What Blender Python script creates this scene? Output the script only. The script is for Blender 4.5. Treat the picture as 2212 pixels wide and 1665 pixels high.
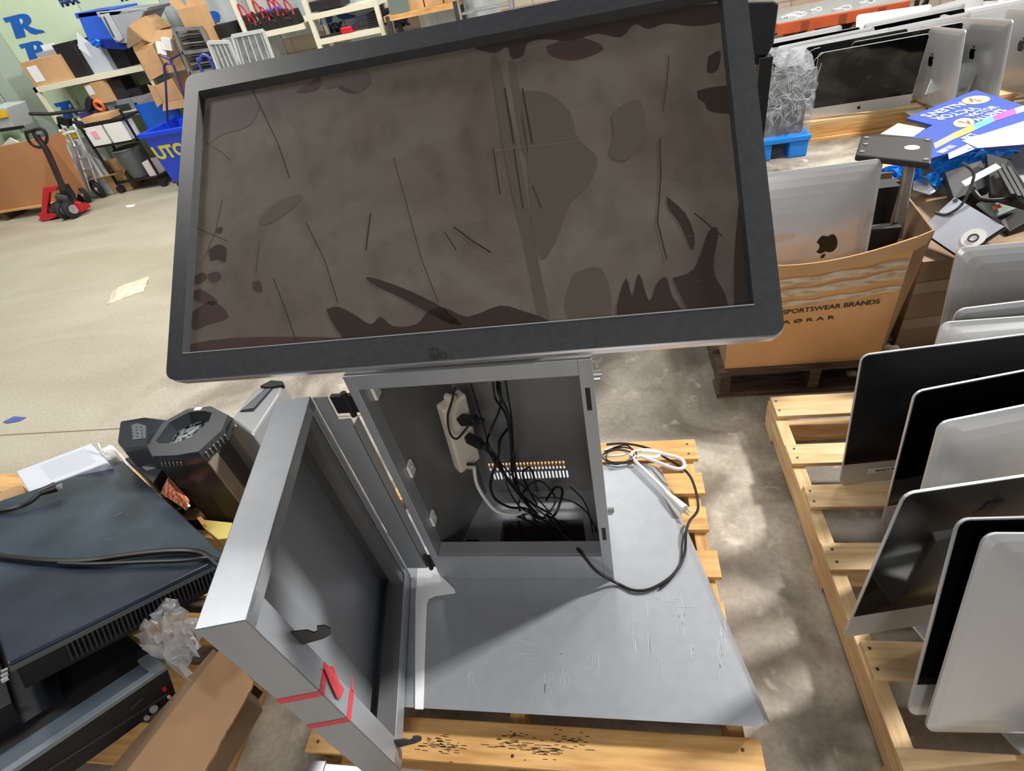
import bpy, bmesh, math, random
from mathutils import Vector, Matrix, Euler
random.seed(7)
for o in list(bpy.data.objects): bpy.data.objects.remove(o, do_unlink=True)
S = bpy.context.scene
C = S.collection
R = math.radians
# ------------------------------------------------------------------ camera
F = 1165.0; CX, CY = 1106.0, 832.5; EYE = Vector((0, 0, 1.65))
def _n(x, y): return Vector((x-CX, y-CY, F)).normalized()
_d = _n(1425, 2205); _x = -_n(-4800, 1190); _x = (_x - _d*_x.dot(_d)).normalized(); _u = -_d; _y = _u.cross(_x)
WR = Matrix((_x, _y, _u))                     # camera (right, down, forward) -> world
cam = bpy.data.cameras.new('camera'); co = bpy.data.objects.new('camera', cam); C.objects.link(co)
r_, dn, fw = WR @ Vector((1,0,0)), WR @ Vector((0,1,0)), WR @ Vector((0,0,1))
m = Matrix.Identity(4)
for i in range(3): m[i][0] = r_[i]; m[i][1] = -dn[i]; m[i][2] = -fw[i]; m[i][3] = EYE[i]
co.matrix_world = m
cam.sensor_width = 36; cam.lens = F/2212*36; cam.clip_start = .02; cam.clip_end = 200
S.camera = co
# ------------------------------------------------------------------ world, exposure, lamps
w = bpy.data.worlds.new('world'); S.world = w; w.use_nodes = True
w.node_tree.nodes['Background'].inputs[0].default_value = (.90, .93, 1, 1)
w.node_tree.nodes['Background'].inputs[1].default_value = .20
S.view_settings.view_transform = 'Standard'; S.view_settings.look = 'None'
S.view_settings.exposure = 0.0; S.view_settings.gamma = 1.0
S.view_settings.use_curve_mapping = False
def aim(o, loc, target):
    o.location = loc
    o.rotation_euler = (Vector(target)-Vector(loc)).to_track_quat('-Z', 'Y').to_euler()
def area(name, loc, target, sx, sy, power, col=(1, .97, .92)):
    l = bpy.data.lights.new(name, 'AREA'); l.shape = 'RECTANGLE'; l.size = sx; l.size_y = sy; l.energy = power; l.color = col
    o = bpy.data.objects.new(name, l); C.objects.link(o); aim(o, loc, target); return o
area('bay_or_fill_lamp', (4.15, 3.25, 4.4), (0, .9, .4), .45, .45, 520)          # the nearest high bay, behind right
area('bay_or_fill_lamp', (-3.8, 1.6, 5.2), (-4.0, 3.2, 0), 1.3, 1.3, 130)
area('bay_or_fill_lamp', (-1.0, 4.8, 5.2), (-1.2, 6.6, .8), 2.0, .9, 130)  # unseen fill, placed to brighten the back wall
area('bay_or_fill_lamp', (-5.4, 4.4, 5.0), (-5.8, 6.8, .8), 1.2, 1.2, 150)  # unseen fill added to lift the back-left wall and shelves
area('bay_or_fill_lamp', (3.2, 5.8, 5.2), (2.4, 5.0, 0), 1.2, 1.2, 150)
area('bay_or_fill_lamp', (.2, -3.6, 3.6), (-.4, .8, .5), 1.4, 1.4, 85, (1, .94, .86))  # low warm fill added behind the camera for the cabinet front
# ------------------------------------------------------------------ pixel -> point on a real plane
def at(px, py, x=None, y=None, z=None):
    d = WR @ Vector((px-CX, py-CY, F))
    t = (x/d.x) if x is not None else (y/d.y) if y is not None else (z-EYE.z)/d.z
    return EYE + d*t
# ------------------------------------------------------------------ materials
def s2l(c): return tuple((v/12.92 if v <= .04045 else ((v+.055)/1.055)**2.4) for v in [q/255 for q in c]) + (1,)
MATS = {}
def mat(name, rgb, rough=.5, metal=0, var=0, scale=8, rgb2=None, stretch=None, trans=0, alpha=1, bump=0, coat=0, spec=.5, detail=6, lo=.35, hi=.65):
    if name in MATS: return MATS[name]
    mt = bpy.data.materials.new(name); mt.use_nodes = True; nt = mt.node_tree; b = nt.nodes['Principled BSDF']
    b.inputs['Base Color'].default_value = s2l(rgb); b.inputs['Roughness'].default_value = rough; b.inputs['Metallic'].default_value = metal
    b.inputs['Specular IOR Level'].default_value = spec
    if trans: b.inputs['Transmission Weight'].default_value = trans
    if coat: b.inputs['Coat Weight'].default_value = coat; b.inputs['Coat Roughness'].default_value = .05
    if alpha < 1: b.inputs['Alpha'].default_value = alpha
    if var or rgb2 or bump:
        tc = nt.nodes.new('ShaderNodeTexCoord'); mp = nt.nodes.new('ShaderNodeMapping'); nt.links.new(tc.outputs['Object'], mp.inputs[0])
        if stretch: mp.inputs['Scale'].default_value = stretch
        nz = nt.nodes.new('ShaderNodeTexNoise'); nz.inputs['Scale'].default_value = scale; nz.inputs['Detail'].default_value = detail
        nt.links.new(mp.outputs[0], nz.inputs[0])
        rp = nt.nodes.new('ShaderNodeValToRGB'); nt.links.new(nz.outputs[0], rp.inputs[0])
        rp.color_ramp.elements[0].position = lo; rp.color_ramp.elements[1].position = hi
        c2 = rgb2 or tuple(max(0, v*(1-var)) for v in rgb)
        rp.color_ramp.elements[0].color = s2l(c2); rp.color_ramp.elements[1].color = s2l(rgb)
        nt.links.new(rp.outputs[0], b.inputs['Base Color'])
        if bump:
            bp = nt.nodes.new('ShaderNodeBump'); bp.inputs['Strength'].default_value = bump; bp.inputs['Distance'].default_value = .01
            nt.links.new(nz.outputs[0], bp.inputs['Height']); nt.links.new(bp.outputs[0], b.inputs['Normal'])
    MATS[name] = mt; return mt
steel = mat('brushed_grey_steel', (168,172,178), .36, .35, var=.03, scale=30, stretch=(1,1,.05), detail=3)
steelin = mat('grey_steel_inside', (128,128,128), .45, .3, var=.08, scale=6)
steeldk = mat('dark_steel', (70,70,72), .5, .4)
film = mat('film_with_sheen', (246,248,252), .35)
blackpl = mat('black_plastic', (34,35,38), .45, var=.15, scale=60)
blackm = mat('matte_black', (22,22,24), .6)
bezelm = mat('bezel_plastic', (44,46,50), .42, var=.18, scale=90, spec=.7)
silver = mat('silver_trim', (225,225,228), .25, .8)
alu = mat('anodised_aluminium', (205,206,207), .36, .55)
aluwhite = mat('pale_aluminium', (222,224,222), .4, .3)
glassblk = mat('black_glass', (7,8,11), .06, 0, spec=.45)
applem = mat('gloss_black_mark', (12,12,14), .08)
woodp = mat('pale_pine', (224,192,146), .65, rgb2=(196,158,108), scale=6, stretch=(1,9,9), bump=.25, lo=.3, hi=.62)
woody = mat('pale_pine_lengthwise', (222,190,144), .65, rgb2=(192,156,108), scale=6, stretch=(9,1,9), bump=.25, lo=.3, hi=.62)
woodo = mat('amber_pine', (222,176,112), .6, rgb2=(190,138,78), scale=5, stretch=(1,10,10), bump=.25, lo=.3, hi=.6)
woodo2 = mat('amber_pine_lengthwise', (218,172,110), .6, rgb2=(186,134,76), scale=5, stretch=(10,1,10), bump=.25, lo=.3, hi=.6)
wooddk = mat('dark_old_wood', (92,70,52), .75, rgb2=(56,42,32), scale=7, stretch=(1,8,8))
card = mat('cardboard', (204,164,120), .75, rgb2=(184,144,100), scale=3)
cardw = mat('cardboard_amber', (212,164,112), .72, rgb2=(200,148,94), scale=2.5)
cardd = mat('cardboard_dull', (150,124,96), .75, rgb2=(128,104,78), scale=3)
tapem = mat('clear_packing_tape', (214,200,180), .22, rgb2=(176,146,112), scale=16, stretch=(1,5,5), bump=.4)
redtape = mat('red_tape', (214,60,70), .35, bump=.3, scale=60)
white = mat('white_plastic', (232,232,228), .4)
cream = mat('cream_plastic', (214,206,190), .45)
whitecard = mat('white_card', (226,230,236), .7)
bluecard = mat('blue_print', (42,72,160), .5)
bluefilm = mat('blue_plastic_film', (24,124,226), .18, bump=.6, scale=12)
cable = mat('black_cable', (20,20,22), .4)
whitecable = mat('white_cable', (225,226,226), .35)
redp = mat('red_paint', (196,28,44), .35)
orangep = mat('orange_rack_paint', (204,96,52), .5, rgb2=(180,80,44), scale=5)
shelfp = mat('cream_shelf_paint', (222,218,196), .5)
bluep = mat('blue_bin_plastic', (24,66,206), .3)
bluet = mat('blue_tote_plastic', (48,92,200), .4)
greyt = mat('grey_tote_plastic', (152,158,164), .45)
yellow = mat('yellow_print', (224,214,60), .5)
bluelogo = mat('blue_logo_print', (18,86,176), .5)
ink = mat('black_ink', (40,34,30), .6)
whiteink = mat('white_ink', (240,242,246), .5)
galv = mat('galvanised_steel', (190,194,196), .35, .7, var=.2, scale=12)
rubber = mat('black_rubber', (28,28,28), .7)
green = mat('green_paint', (120,160,110), .6)
orange = mat('orange_mesh', (232,120,70), .5)
pink = mat('pink_note', (236,170,190), .6)
redcloth = mat('red_webbing', (200,40,50), .8)
# ------------------------------------------------------------------ mesh collector
WM = {}
def wm(o): return WM.get(o.name, Matrix.Identity(4)) if o else Matrix.Identity(4)
class MB:
    def __init__(s): s.v = []; s.f = []; s.M = Matrix.Identity(4)
    def add(s, vs, fs):
        n = len(s.v); s.v += [s.M @ Vector(v) for v in vs]; s.f += [tuple(i+n for i in f) for f in fs]; return s
    def box(s, c, size, M=None):
        x, y, z = [q/2 for q in size]; c = Vector(c)
        vs = [Vector((a, b, d)) for a in (-x, x) for b in (-y, y) for d in (-z, z)]
        if M is not None: vs = [M @ v for v in vs]
        return s.add([v+c for v in vs], [(0,1,3,2),(4,6,7,5),(0,4,5,1),(2,3,7,6),(0,2,6,4),(1,5,7,3)])
    def b2(s, p, q):
        p, q = Vector(p), Vector(q); return s.box((p+q)/2, [abs(v) for v in (q-p)])
    def prism(s, poly, vec):
        vec = Vector(vec); a = [Vector(p) for p in poly]; n = len(a)
        return s.add(a+[p+vec for p in a], [tuple(range(n))[::-1], tuple(range(n, 2*n))] + [(i, (i+1) % n, n+(i+1) % n, n+i) for i in range(n)])
    def bar(s, p, q, w, h=None, up=(0,0,1)):
        p, q = Vector(p), Vector(q); h = h or w; d = (q-p).normalized(); u = Vector(up)
        a = d.cross(u); a = a.normalized() if a.length > 1e-4 else Vector((1,0,0)); b = a.cross(d).normalized()
        pr = [p+a*i*w/2+b*j*h/2 for i, j in ((-1,-1),(1,-1),(1,1),(-1,1))]
        return s.prism(pr, q-p)
    def tube(s, pts, r, n=8, smoothn=0):
        pts = [Vector(p) for p in pts]
        if smoothn: pts = spline(pts, smoothn)
        rings = []; up = Vector((.3, .2, 1)).normalized()
        for i, p in enumerate(pts):
            d = (pts[min(i+1, len(pts)-1)]-pts[max(i-1, 0)]).normalized()
            a = d.cross(up); a = a.normalized() if a.length > 1e-3 else Vector((1,0,0)); b = d.cross(a)
            rr = r[i] if isinstance(r, (list, tuple)) else r
            rings.append([p+(a*math.cos(t)+b*math.sin(t))*rr for t in [2*math.pi*k/n for k in range(n)]])
        vs = [v for g in rings for v in g]; fs = []
        for i in range(len(pts)-1):
            for k in range(n): fs.append((i*n+k, i*n+(k+1) % n, (i+1)*n+(k+1) % n, (i+1)*n+k))
        fs += [tuple(range(n))[::-1], tuple(range((len(pts)-1)*n, len(pts)*n))]
        return s.add(vs, fs)
    def cyl(s, p, q, r, n=20, r2=None):
        p, q = Vector(p), Vector(q); d = (q-p).normalized(); a = d.cross(Vector((.31,.17,.9))).normalized(); b = d.cross(a); r2 = r if r2 is None else r2
        vs = [p+(a*math.cos(t)+b*math.sin(t))*r for t in [2*math.pi*k/n for k in range(n)]] + [q+(a*math.cos(t)+b*math.sin(t))*r2 for t in [2*math.pi*k/n for k in range(n)]]
        return s.add(vs, [tuple(range(n))[::-1], tuple(range(n, 2*n))]+[(k, (k+1) % n, n+(k+1) % n, n+k) for k in range(n)])
    def torus(s, c, axis, R0, r, n=28, m=8):
        c = Vector(c); ax = Vector(axis).normalized(); a = ax.cross(Vector((.31,.17,.9))).normalized(); b = ax.cross(a); vs = []; fs = []
        for i in range(n):
            t = 2*math.pi*i/n; e = a*math.cos(t)+b*math.sin(t)
            for k in range(m):
                q = 2*math.pi*k/m; vs.append(c+e*(R0+r*math.cos(q))+ax*r*math.sin(q))
        for i in range(n):
            for k in range(m): fs.append((i*m+k, ((i+1) % n)*m+k, ((i+1) % n)*m+(k+1) % m, i*m+(k+1) % m))
        return s.add(vs, fs)
    def build(s, name, mt, parent=None, bevel=0, smooth=False, solid=0, base=False, seg=2):
        me = bpy.data.meshes.new(name)
        P = wm(parent); inv = P.inverted(); org = Vector((0,0,0))
        vs = [inv @ v for v in s.v]
        if parent is None:
            xs = [v.x for v in vs]; ys = [v.y for v in vs]; zs = [v.z for v in vs]
            org = Vector(((min(xs)+max(xs))/2, (min(ys)+max(ys))/2, min(zs))); vs = [v-org for v in vs]
        me.from_pydata([tuple(v) for v in vs], [], s.f); me.update()
        bm = bmesh.new(); bm.from_mesh(me); bmesh.ops.recalc_face_normals(bm, faces=bm.faces)
        if smooth:
            for f in bm.faces: f.smooth = True
            for e in bm.edges:
                if len(e.link_faces) == 2 and e.calc_face_angle(0) > .6: e.smooth = False
        bm.to_mesh(me); bm.free()
        me.materials.append(mt)
        o = bpy.data.objects.new(name, me); C.objects.link(o)
        if parent: o.parent = parent; WM[o.name] = P.copy()
        else: o.location = org; WM[o.name] = Matrix.Translation(org)
        if solid:
            md = o.modifiers.new('thickness', 'SOLIDIFY'); md.thickness = solid; md.offset = 0
        if bevel:
            md = o.modifiers.new('bevel', 'BEVEL'); md.width = bevel; md.segments = seg; md.limit_method = 'ANGLE'; md.angle_limit = R(40)
        return o
def spline(pts, k=6):
    out = []; n = len(pts)
    for i in range(n-1):
        p0, p1, p2, p3 = pts[max(i-1,0)], pts[i], pts[i+1], pts[min(i+2,n-1)]
        for j in range(k):
            t = j/k; out.append(.5*((2*p1)+(p2-p0)*t+(2*p0-5*p1+4*p2-p3)*t*t+(3*p1-p0-3*p2+p3)*t**3))
    out.append(pts[-1]); return out
def tag(o, label, cat, group=None, kind=None):
    o['label'] = label; o['category'] = cat
    if group: o['group'] = group
    if kind: o['kind'] = kind
    return o
def thing(name, label, cat, loc=(0,0,0), rot=None, group=None):
    o = bpy.data.objects.new(name, None); o.empty_display_size = .1; C.objects.link(o)
    M = Matrix.Translation(Vector(loc)) @ (rot.to_4x4() if rot is not None else Matrix.Identity(4))
    o.matrix_world = M; WM[o.name] = M
    return tag(o, label, cat, group)
def struct(o): o['kind'] = 'structure'; return o
def dup(root, M, label, group=None, drop=()):
    def cp(o, par):
        c = o.copy(); C.objects.link(c)
        if par is not None: c.parent = par
        for ch in [q for q in bpy.data.objects if q.parent == o]:
            if ch.name.split('.')[0] not in drop: cp(ch, c)
        return c
    r = cp(root, None); r.matrix_world = M; WM[r.name] = M; r['label'] = label
    if group: r['group'] = group
    return r
def text(body, org, right, up, size, mt, parent, name='lettering', depth=.0006, bold=.0, shear=0, width=None, align='LEFT', space=1):
    cu = bpy.data.curves.new('t', 'FONT'); cu.body = body; cu.size = size; cu.offset = bold; cu.shear = shear; cu.align_x = align; cu.space_character = space
    cu.resolution_u = 3
    o = bpy.data.objects.new('t', cu); C.objects.link(o); bpy.context.view_layer.update()
    me = bpy.data.meshes.new_from_object(o); bpy.data.objects.remove(o)
    r = Vector(right).normalized(); u = Vector(up); u = (u-r*u.dot(r)).normalized(); n = r.cross(u)
    vs = [v.co.copy() for v in me.vertices]
    k = 1
    if width: k = width/(max(v.x for v in vs)-min(v.x for v in vs))
    b = MB(); b.add([Vector(org)+r*v.x*k+u*v.y+n*depth for v in vs], [tuple(p.vertices) for p in me.polygons])
    return b.build(name, mt, parent)
def rrect(w, h, r, n=5, x0=0, z0=0):
    o = []
    for cx, cz, a0 in ((w-r, r, -90), (w-r, h-r, 0), (r, h-r, 90), (r, r, 180)):
        for k in range(n+1):
            a = R(a0+90*k/n); o.append((x0+cx+r*math.cos(a), z0+cz+r*math.sin(a)))
    return o
def euler(yaw, lean, roll):   # lean > 0: top goes away (+y)
    return Matrix.Rotation(R(yaw), 3, 'Z') @ Matrix.Rotation(-R(lean), 3, 'X') @ Matrix.Rotation(R(roll), 3, 'Y')
def frame(o, r, u):           # matrix with x=right, z=up
    r = Vector(r).normalized(); u = Vector(u); u = (u-r*u.dot(r)).normalized(); y = u.cross(r)
    M = Matrix.Identity(4)
    for i in range(3): M[i][0] = r[i]; M[i][1] = y[i]; M[i][2] = u[i]; M[i][3] = o[i]
    return M
# ================================================================== SETTING
def floor_mat():
    mt = bpy.data.materials.new('stained_concrete'); mt.use_nodes = True; nt = mt.node_tree; b = nt.nodes['Principled BSDF']; L = nt.links.new
    tc = nt.nodes.new('ShaderNodeTexCoord'); sx = nt.nodes.new('ShaderNodeSeparateXYZ'); L(tc.outputs['Object'], sx.inputs[0])
    def noise(sc, det, dist=0, stretch=None):
        n = nt.nodes.new('ShaderNodeTexNoise'); n.inputs['Scale'].default_value = sc; n.inputs['Detail'].default_value = det; n.inputs['Distortion'].default_value = dist
        if stretch:
            mp = nt.nodes.new('ShaderNodeMapping'); mp.inputs['Scale'].default_value = stretch; L(tc.outputs['Object'], mp.inputs[0]); L(mp.outputs[0], n.inputs[0])
        else: L(tc.outputs['Object'], n.inputs[0])
        return n
    def ramp(src, a, ca, c, cc):
        r = nt.nodes.new('ShaderNodeValToRGB'); L(src, r.inputs[0]); e = r.color_ramp.elements
        e[0].position = a; e[0].color = ca; e[1].position = c; e[1].color = cc; return r
    def mix(f, a, c, kind='MIX'):
        x = nt.nodes.new('ShaderNodeMix'); x.data_type = 'RGBA'; x.blend_type = kind
        if isinstance(f, float): x.inputs[0].default_value = f
        else: L(f, x.inputs[0])
        L(a, x.inputs[6]); L(c, x.inputs[7]); return x.outputs[2]
    left = ramp(noise(1.3, 5, .6, (.5, 1.6, 1)).outputs[0], .35, s2l((174,166,146)), .65, s2l((188,182,164))).outputs[0]
    right = ramp(noise(2.6, 12, .8).outputs[0], .38, s2l((120,112,100)), .62, s2l((188,180,166))).outputs[0]
    ws = noise(.8, 3)
    ad = nt.nodes.new('ShaderNodeMath'); ad.operation = 'ADD'; L(sx.outputs[0], ad.inputs[0]); L(ws.outputs[0], ad.inputs[1])
    mr = nt.nodes.new('ShaderNodeMapRange'); mr.inputs[1].default_value = -1.2; mr.inputs[2].default_value = 0.2; L(ad.outputs[0], mr.inputs[0])
    base = mix(mr.outputs[0], left, right)
    st = ramp(noise(1.9, 10, 1.2).outputs[0], .30, s2l((110,92,70)), .46, (1,1,1,1)).outputs[0]
    f2 = nt.nodes.new('ShaderNodeMath'); f2.operation = 'MULTIPLY'; f2.inputs[1].default_value = .55; L(mr.outputs[0], f2.inputs[0])
    base = mix(f2.outputs[0], base, st, 'MULTIPLY')
    pale = ramp(noise(11, 12, .5).outputs[0], .60, (0,0,0,1), .72, (1,1,1,1)).outputs[0]
    f3 = nt.nodes.new('ShaderNodeMath'); f3.operation = 'MULTIPLY'; L(pale, f3.inputs[0]); L(f2.outputs[0], f3.inputs[1])
    pc = nt.nodes.new('ShaderNodeRGB'); pc.outputs[0].default_value = s2l((222,212,196))
    base = mix(f3.outputs[0], base, pc.outputs[0])
    sp = ramp(noise(60, 4).outputs[0], .40, s2l((205,200,190)), .6, (1,1,1,1)).outputs[0]
    base = mix(.3, base, sp, 'MULTIPLY')
    L(base, b.inputs['Base Color'])
    rr = nt.nodes.new('ShaderNodeMapRange'); rr.inputs[3].default_value = .32; rr.inputs[4].default_value = .7; L(noise(3, 5).outputs[0], rr.inputs[0]); L(rr.outputs[0], b.inputs['Roughness'])
    return mt
struct(MB().b2((-10, -4, -.1), (7.5, 7.0, 0)).build('floor', floor_mat()))
def block_mat():
    mt = bpy.data.materials.new('painted_block'); mt.use_nodes = True; nt = mt.node_tree; b = nt.nodes['Principled BSDF']
    tc = nt.nodes.new('ShaderNodeTexCoord'); mp = nt.nodes.new('ShaderNodeMapping'); mp.inputs['Rotation'].default_value = (R(90), 0, 0)
    br = nt.nodes.new('ShaderNodeTexBrick'); br.inputs['Scale'].default_value = 1; br.inputs['Brick Width'].default_value = .4; br.inputs['Row Height'].default_value = .2; br.inputs['Mortar Size'].default_value = .008
    br.inputs['Color1'].default_value = s2l((188,178,160)); br.inputs['Color2'].default_value = s2l((176,164,146)); br.inputs['Mortar'].default_value = s2l((150,138,122))
    nt.links.new(tc.outputs['Object'], mp.inputs[0]); nt.links.new(mp.outputs[0], br.inputs[0]); nt.links.new(br.outputs[0], b.inputs['Base Color']); b.inputs['Roughness'].default_value = .7
    return mt
WY = 6.95
struct(MB().b2((-10, WY, 0), (7.5, WY+.15, 3.4)).build('wall_back', block_mat()))
boardg = mat('pale_green_board', (196,214,186), .5, rgb2=(180,198,170), scale=1.5)
foil = mat('dull_foil_board', (206,214,214), .3, .25, rgb2=(172,182,184), scale=2.2, stretch=(3,1,.6), bump=.3)
xs = [-10, -6.95, -5.75, -4.55, -3.35]
def wx(px, py): return at(px, py, y=WY-.02)
rsh = [(0,0),(.26,0),(.31,.36),(.40,.36),(.56,0),(.84,0),(.66,.40),(.80,.50),(.86,.66),(.84,.84),(.74,.95),(.56,1),(0,1),(-.06,.86),(.10,.86)]
def rlogo(par, px, py, h, mx=True):
    p = wx(px, py); b = MB(); k = h
    k = h; outer = [(-.12,1),(.52,1),(.70,.97),(.80,.88),(.82,.74),(.78,.60),(.68,.50),(.56,.45),(.62,.36),(.78,.20),(.98,.10),(1.0,0),(.62,0),(.48,.12),(.42,.30),(.38,.40),(.36,.40),(.26,0),(-.12,0),(.06,.80),(-.12,.80)]
    hole = [(.38,.56),(.46,.60),(.52,.70),(.51,.78),(.46,.82),(.41,.74)]
    b.prism([p+Vector((u*k*1.45, -.002, v*k*.8)) for u, v in outer], (0, -.004, 0)); b.build('blue_letter_mark', bluelogo, par)
    h_ = MB(); h_.prism([p+Vector((u*k*1.45, -.0062, v*k*.8)) for u, v in hole], (0, -.002, 0)); h_.build('letter_counter', boardg if px < 300 else foil, par)
    if mx: text('MAX', p+Vector((-.02, -.004, -.30*h)), (1,0,0), (0,0,1), .34*h, mat('navy_print', (26,46,96)), par, bold=.012, width=.95*h)
boards = []
for i, (a, c, m_, z0, z1) in enumerate([(-10,-7.0,boardg,0,3.3), (-6.99,-5.8,boardg,.0,3.3), (-5.79,-4.8,boardg,0,3.3), (-4.79,-3.55,foil,.55,3.3), (-3.54,-2.75,foil,1.15,3.3), (-2.74,-2.3,foil,.9,3.3), (-1.9,-1.0,foil,.95,1.5)]):
    boards.append(struct(MB().b2((a, WY-.02, z0), (c, WY-.0005, z1)).build('trim_%d' % (i+1), m_)))
rlogo(boards[0] if False else boards[1], 42, 82, .26, False); rlogo(boards[1], 72, 134, .24, False); rlogo(boards[1], 146, 258, .25, False); rlogo(boards[1], 192, 352, .24, False)
rlogo(boards[3], 440, 78, .26, False); rlogo(boards[5], 700, 52, .27); rlogo(boards[6], 848, 42, .23)
text('MAX', wx(134, 14), (1,0,0), (0,0,1), .11, mat('navy_print', (26,46,96)), boards[1], bold=.01)
text('MAX', wx(262, 2), (1,0,0), (0,0,1), .10, mat('navy_print', (26,46,96)), boards[2], bold=.01)
text('MAX', wx(573, 74), (1,0,0), (0,0,1), .11, mat('navy_print', (26,46,96)), boards[4], bold=.01)
col = MB().b2((-9.2, 6.3, 0), (-7.25, WY-.03, 3.3)); struct(col.build('wall_left', mat('light_green_wall', (186,212,180), .6, rgb2=(172,200,166), scale=3)))
struct(MB().b2((-9.2, 6.29, 0), (-7.2, 6.3, .62)).b2((-7.25, 6.29, 0), (-7.2, WY-.03, .62)).build('trim_8', green))
struct(MB().b2((-7.24, 6.6, 0), (-7.0, WY-.021, 3.3)).build('trim_9', mat('grey_column', (160,172,160), .6)))
pp = MB().tube([(-7.18, 6.55, 3.2), (-7.18, 6.55, 1.05)], .018).tube([(-7.18, 6.55, 1.05), (-7.18, 6.55, .80)], .026)
tag(pp.build('conduit_pipe', galv, smooth=True), 'thin grey conduit pipe running down the green wall at far left', 'pipe')
for k in range(4):
    pass
# ================================================================== KIOSK
APPLE = [(.50,.70),(.42,.73),(.32,.76),(.20,.74),(.08,.66),(.02,.54),(.01,.40),(.05,.24),(.14,.09),(.24,.0),(.34,0),(.44,.05),(.52,.06),(.62,.03),(.72,0),(.82,.06),(.92,.20),(.96,.28),(.86,.34),(.80,.44),(.80,.54),(.86,.63),(.93,.67),(.84,.74),(.72,.77),(.60,.74)]
LEAF = [(.49,.80),(.50,.90),(.58,.98),(.68,1.0),(.68,.92),(.61,.83)]
def plane_hit(px, py, P0, N):
    d = WR @ Vector((px-CX, py-CY, F)); return EYE + d*((Vector(P0)-EYE).dot(N)/d.dot(N))
kl = thing('display_kiosk', 'grey steel kiosk with big dirty touchscreen, open cabinet and wide foot plate on amber pallet', 'kiosk', (-.305, .82, .14))
PT = .2
top_o = [(-.88,.458),(.262,.460),(.272,.466),(.274,.478),(.084,1.235),(.075,1.245),(-.69,1.245)]
bot_o = [(-.915,.500),(.262,.500),(.284,.492),(.294,.478),(.122,1.245),(.11,1.258),(-.73,1.258)]
b = MB(); n = len(top_o)
hole = [(-.40,.86),(-.12,.86),(-.14,1.02),(-.40,1.02)]
vs = [(x,y,PT) for x,y in top_o]+[(x,y,PT) for x,y in hole]+[(x,y,PT-.004) for x,y in [(a*1.0,c) for a,c in top_o]]+[(x,y,PT-.036) for x,y in bot_o]+[(x,y,PT-.036) for x,y in hole]
H0 = n; T2 = n+4; B0 = T2+n; HB = B0+n
fs = [(0,1,H0+1,H0), (1,2,3,H0+1), (3,4,H0+2,H0+1), (4,5,6,H0+3,H0+2), (6,0,H0,H0+3)]
for i in range(n):
    j = (i+1) % n; fs += [(i, j, B0+j, B0+i)]
for i in range(4):
    j = (i+1) % 4; fs += [(H0+i, H0+j, HB+j, HB+i)]
b.add(vs, fs); plate = b.build('foot_plate', steel, kl)
b = MB()
for x, y in ((-.80,.52),(.2,.52),(-.6,1.18),(.02,1.18),(-.3,.52)): b.cyl((x,y,.1405), (x,y,.165), .02, 12)
b.build('levelling_feet', blackpl, kl)
# scuffs on plate
rb = random.Random(3); b = MB()
def scuff(px, py, ln, wd, n_=8, hor=False):
    for k in range(n_):
        c = at(px+rb.uniform(-1,1)*wd, py+rb.uniform(-1,1)*ln*.6, z=PT+.0006)
        l_ = rb.uniform(.2, 1)*ln/1250; w_ = rb.uniform(.0003, .0007)
        if hor: b.b2((c.x-l_/2, c.y-w_, PT+.0003), (c.x+l_/2, c.y+w_, PT+.0006))
        else: b.b2((c.x-w_, c.y-l_/2, PT+.0003), (c.x+w_, c.y+l_/2, PT+.0006))
for a in ((1370,1370,60,8,12), (1400,1350,70,6,7), (1470,1330,60,10,16), (1495,1420,40,4,9), (1560,1380,50,10,18), (1430,1430,30,12,10), (1200,1470,40,30,16), (1015,1470,40,6,7), (1280,1430,40,18,8), (1170,1510,22,25,9), (1555,1440,30,6,6), (1440,1300,40,30,8)): scuff(*a[:4], n_=a[4])
for a in ((1130,1406,60,40,8), (1200,1425,30,20,6), (1430,1295,60,60,6)): scuff(a[0], a[1], a[2], a[3], n_=a[4], hor=True)
b.build('pale_scuffs', mat('scuff_pale', (190,196,206), .45, .3), plate)['kind'] = 'stuff'
# protective film tongue at left of plate, its white standing in for a reflection
fp = [at(x, y, z=PT+.004) for x, y in ((905,1180),(930,1180),(946,1236),(982,1272),(984,1280),(940,1286),(927,1292),(922,1304),(914,1532),(896,1531),(897,1300))]
b = MB(); b.prism(fp, (0,0,-.003)); b.build('film_strip', film, kl, bevel=.001)
# cabinet
cab = MB(); t = .003; yf = .821; yb = 1.14; zt = 1.005
xl, xr, xlb, xrb = -.565, -.049, -.475, -.10
cab.prism([(xl,yf,PT),(xl+t,yf,PT),(xlb+t,yb,PT),(xlb,yb,PT)], (0,0,zt-PT))
cab.prism([(xr-t,yf,PT),(xr,yf,PT),(xrb,yb,PT),(xrb-t,yb,PT)], (0,0,zt-PT))
cab.prism([(xl,yf,zt),(xr,yf,zt),(xrb,yb,zt),(xlb,yb,zt)], (0,0,t))
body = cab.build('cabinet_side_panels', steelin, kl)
vb = MB()
X0, P_, NS = -.437, .0116, 22; z1a, z1b, z2a, z2b = .267, .303, .313, .350
def span(xa, xb_, za, zb): vb.b2((xa, yb-t, za), (xb_, yb, zb))
span(xlb, xrb, z2b, zt); span(xlb, xrb, PT, z1a); span(xlb, xrb, z1b, z2a)
for za, zb, off in ((z2a, z2b, 0), (z1a, z1b, .006)):
    span(xlb, X0+off, za, zb)
    for k in range(NS-1): span(X0+off+k*P_+.0062, X0+off+(k+1)*P_, za, zb)
    span(X0+off+(NS-1)*P_+.0062, xrb, za, zb)
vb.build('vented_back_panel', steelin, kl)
fr = MB()
fr.b2((xl-.004,yf-.004,PT),(xl+.018,yf+.003,zt)); fr.b2((-.077,yf-.004,PT),(xr,yf+.003,zt))
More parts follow.
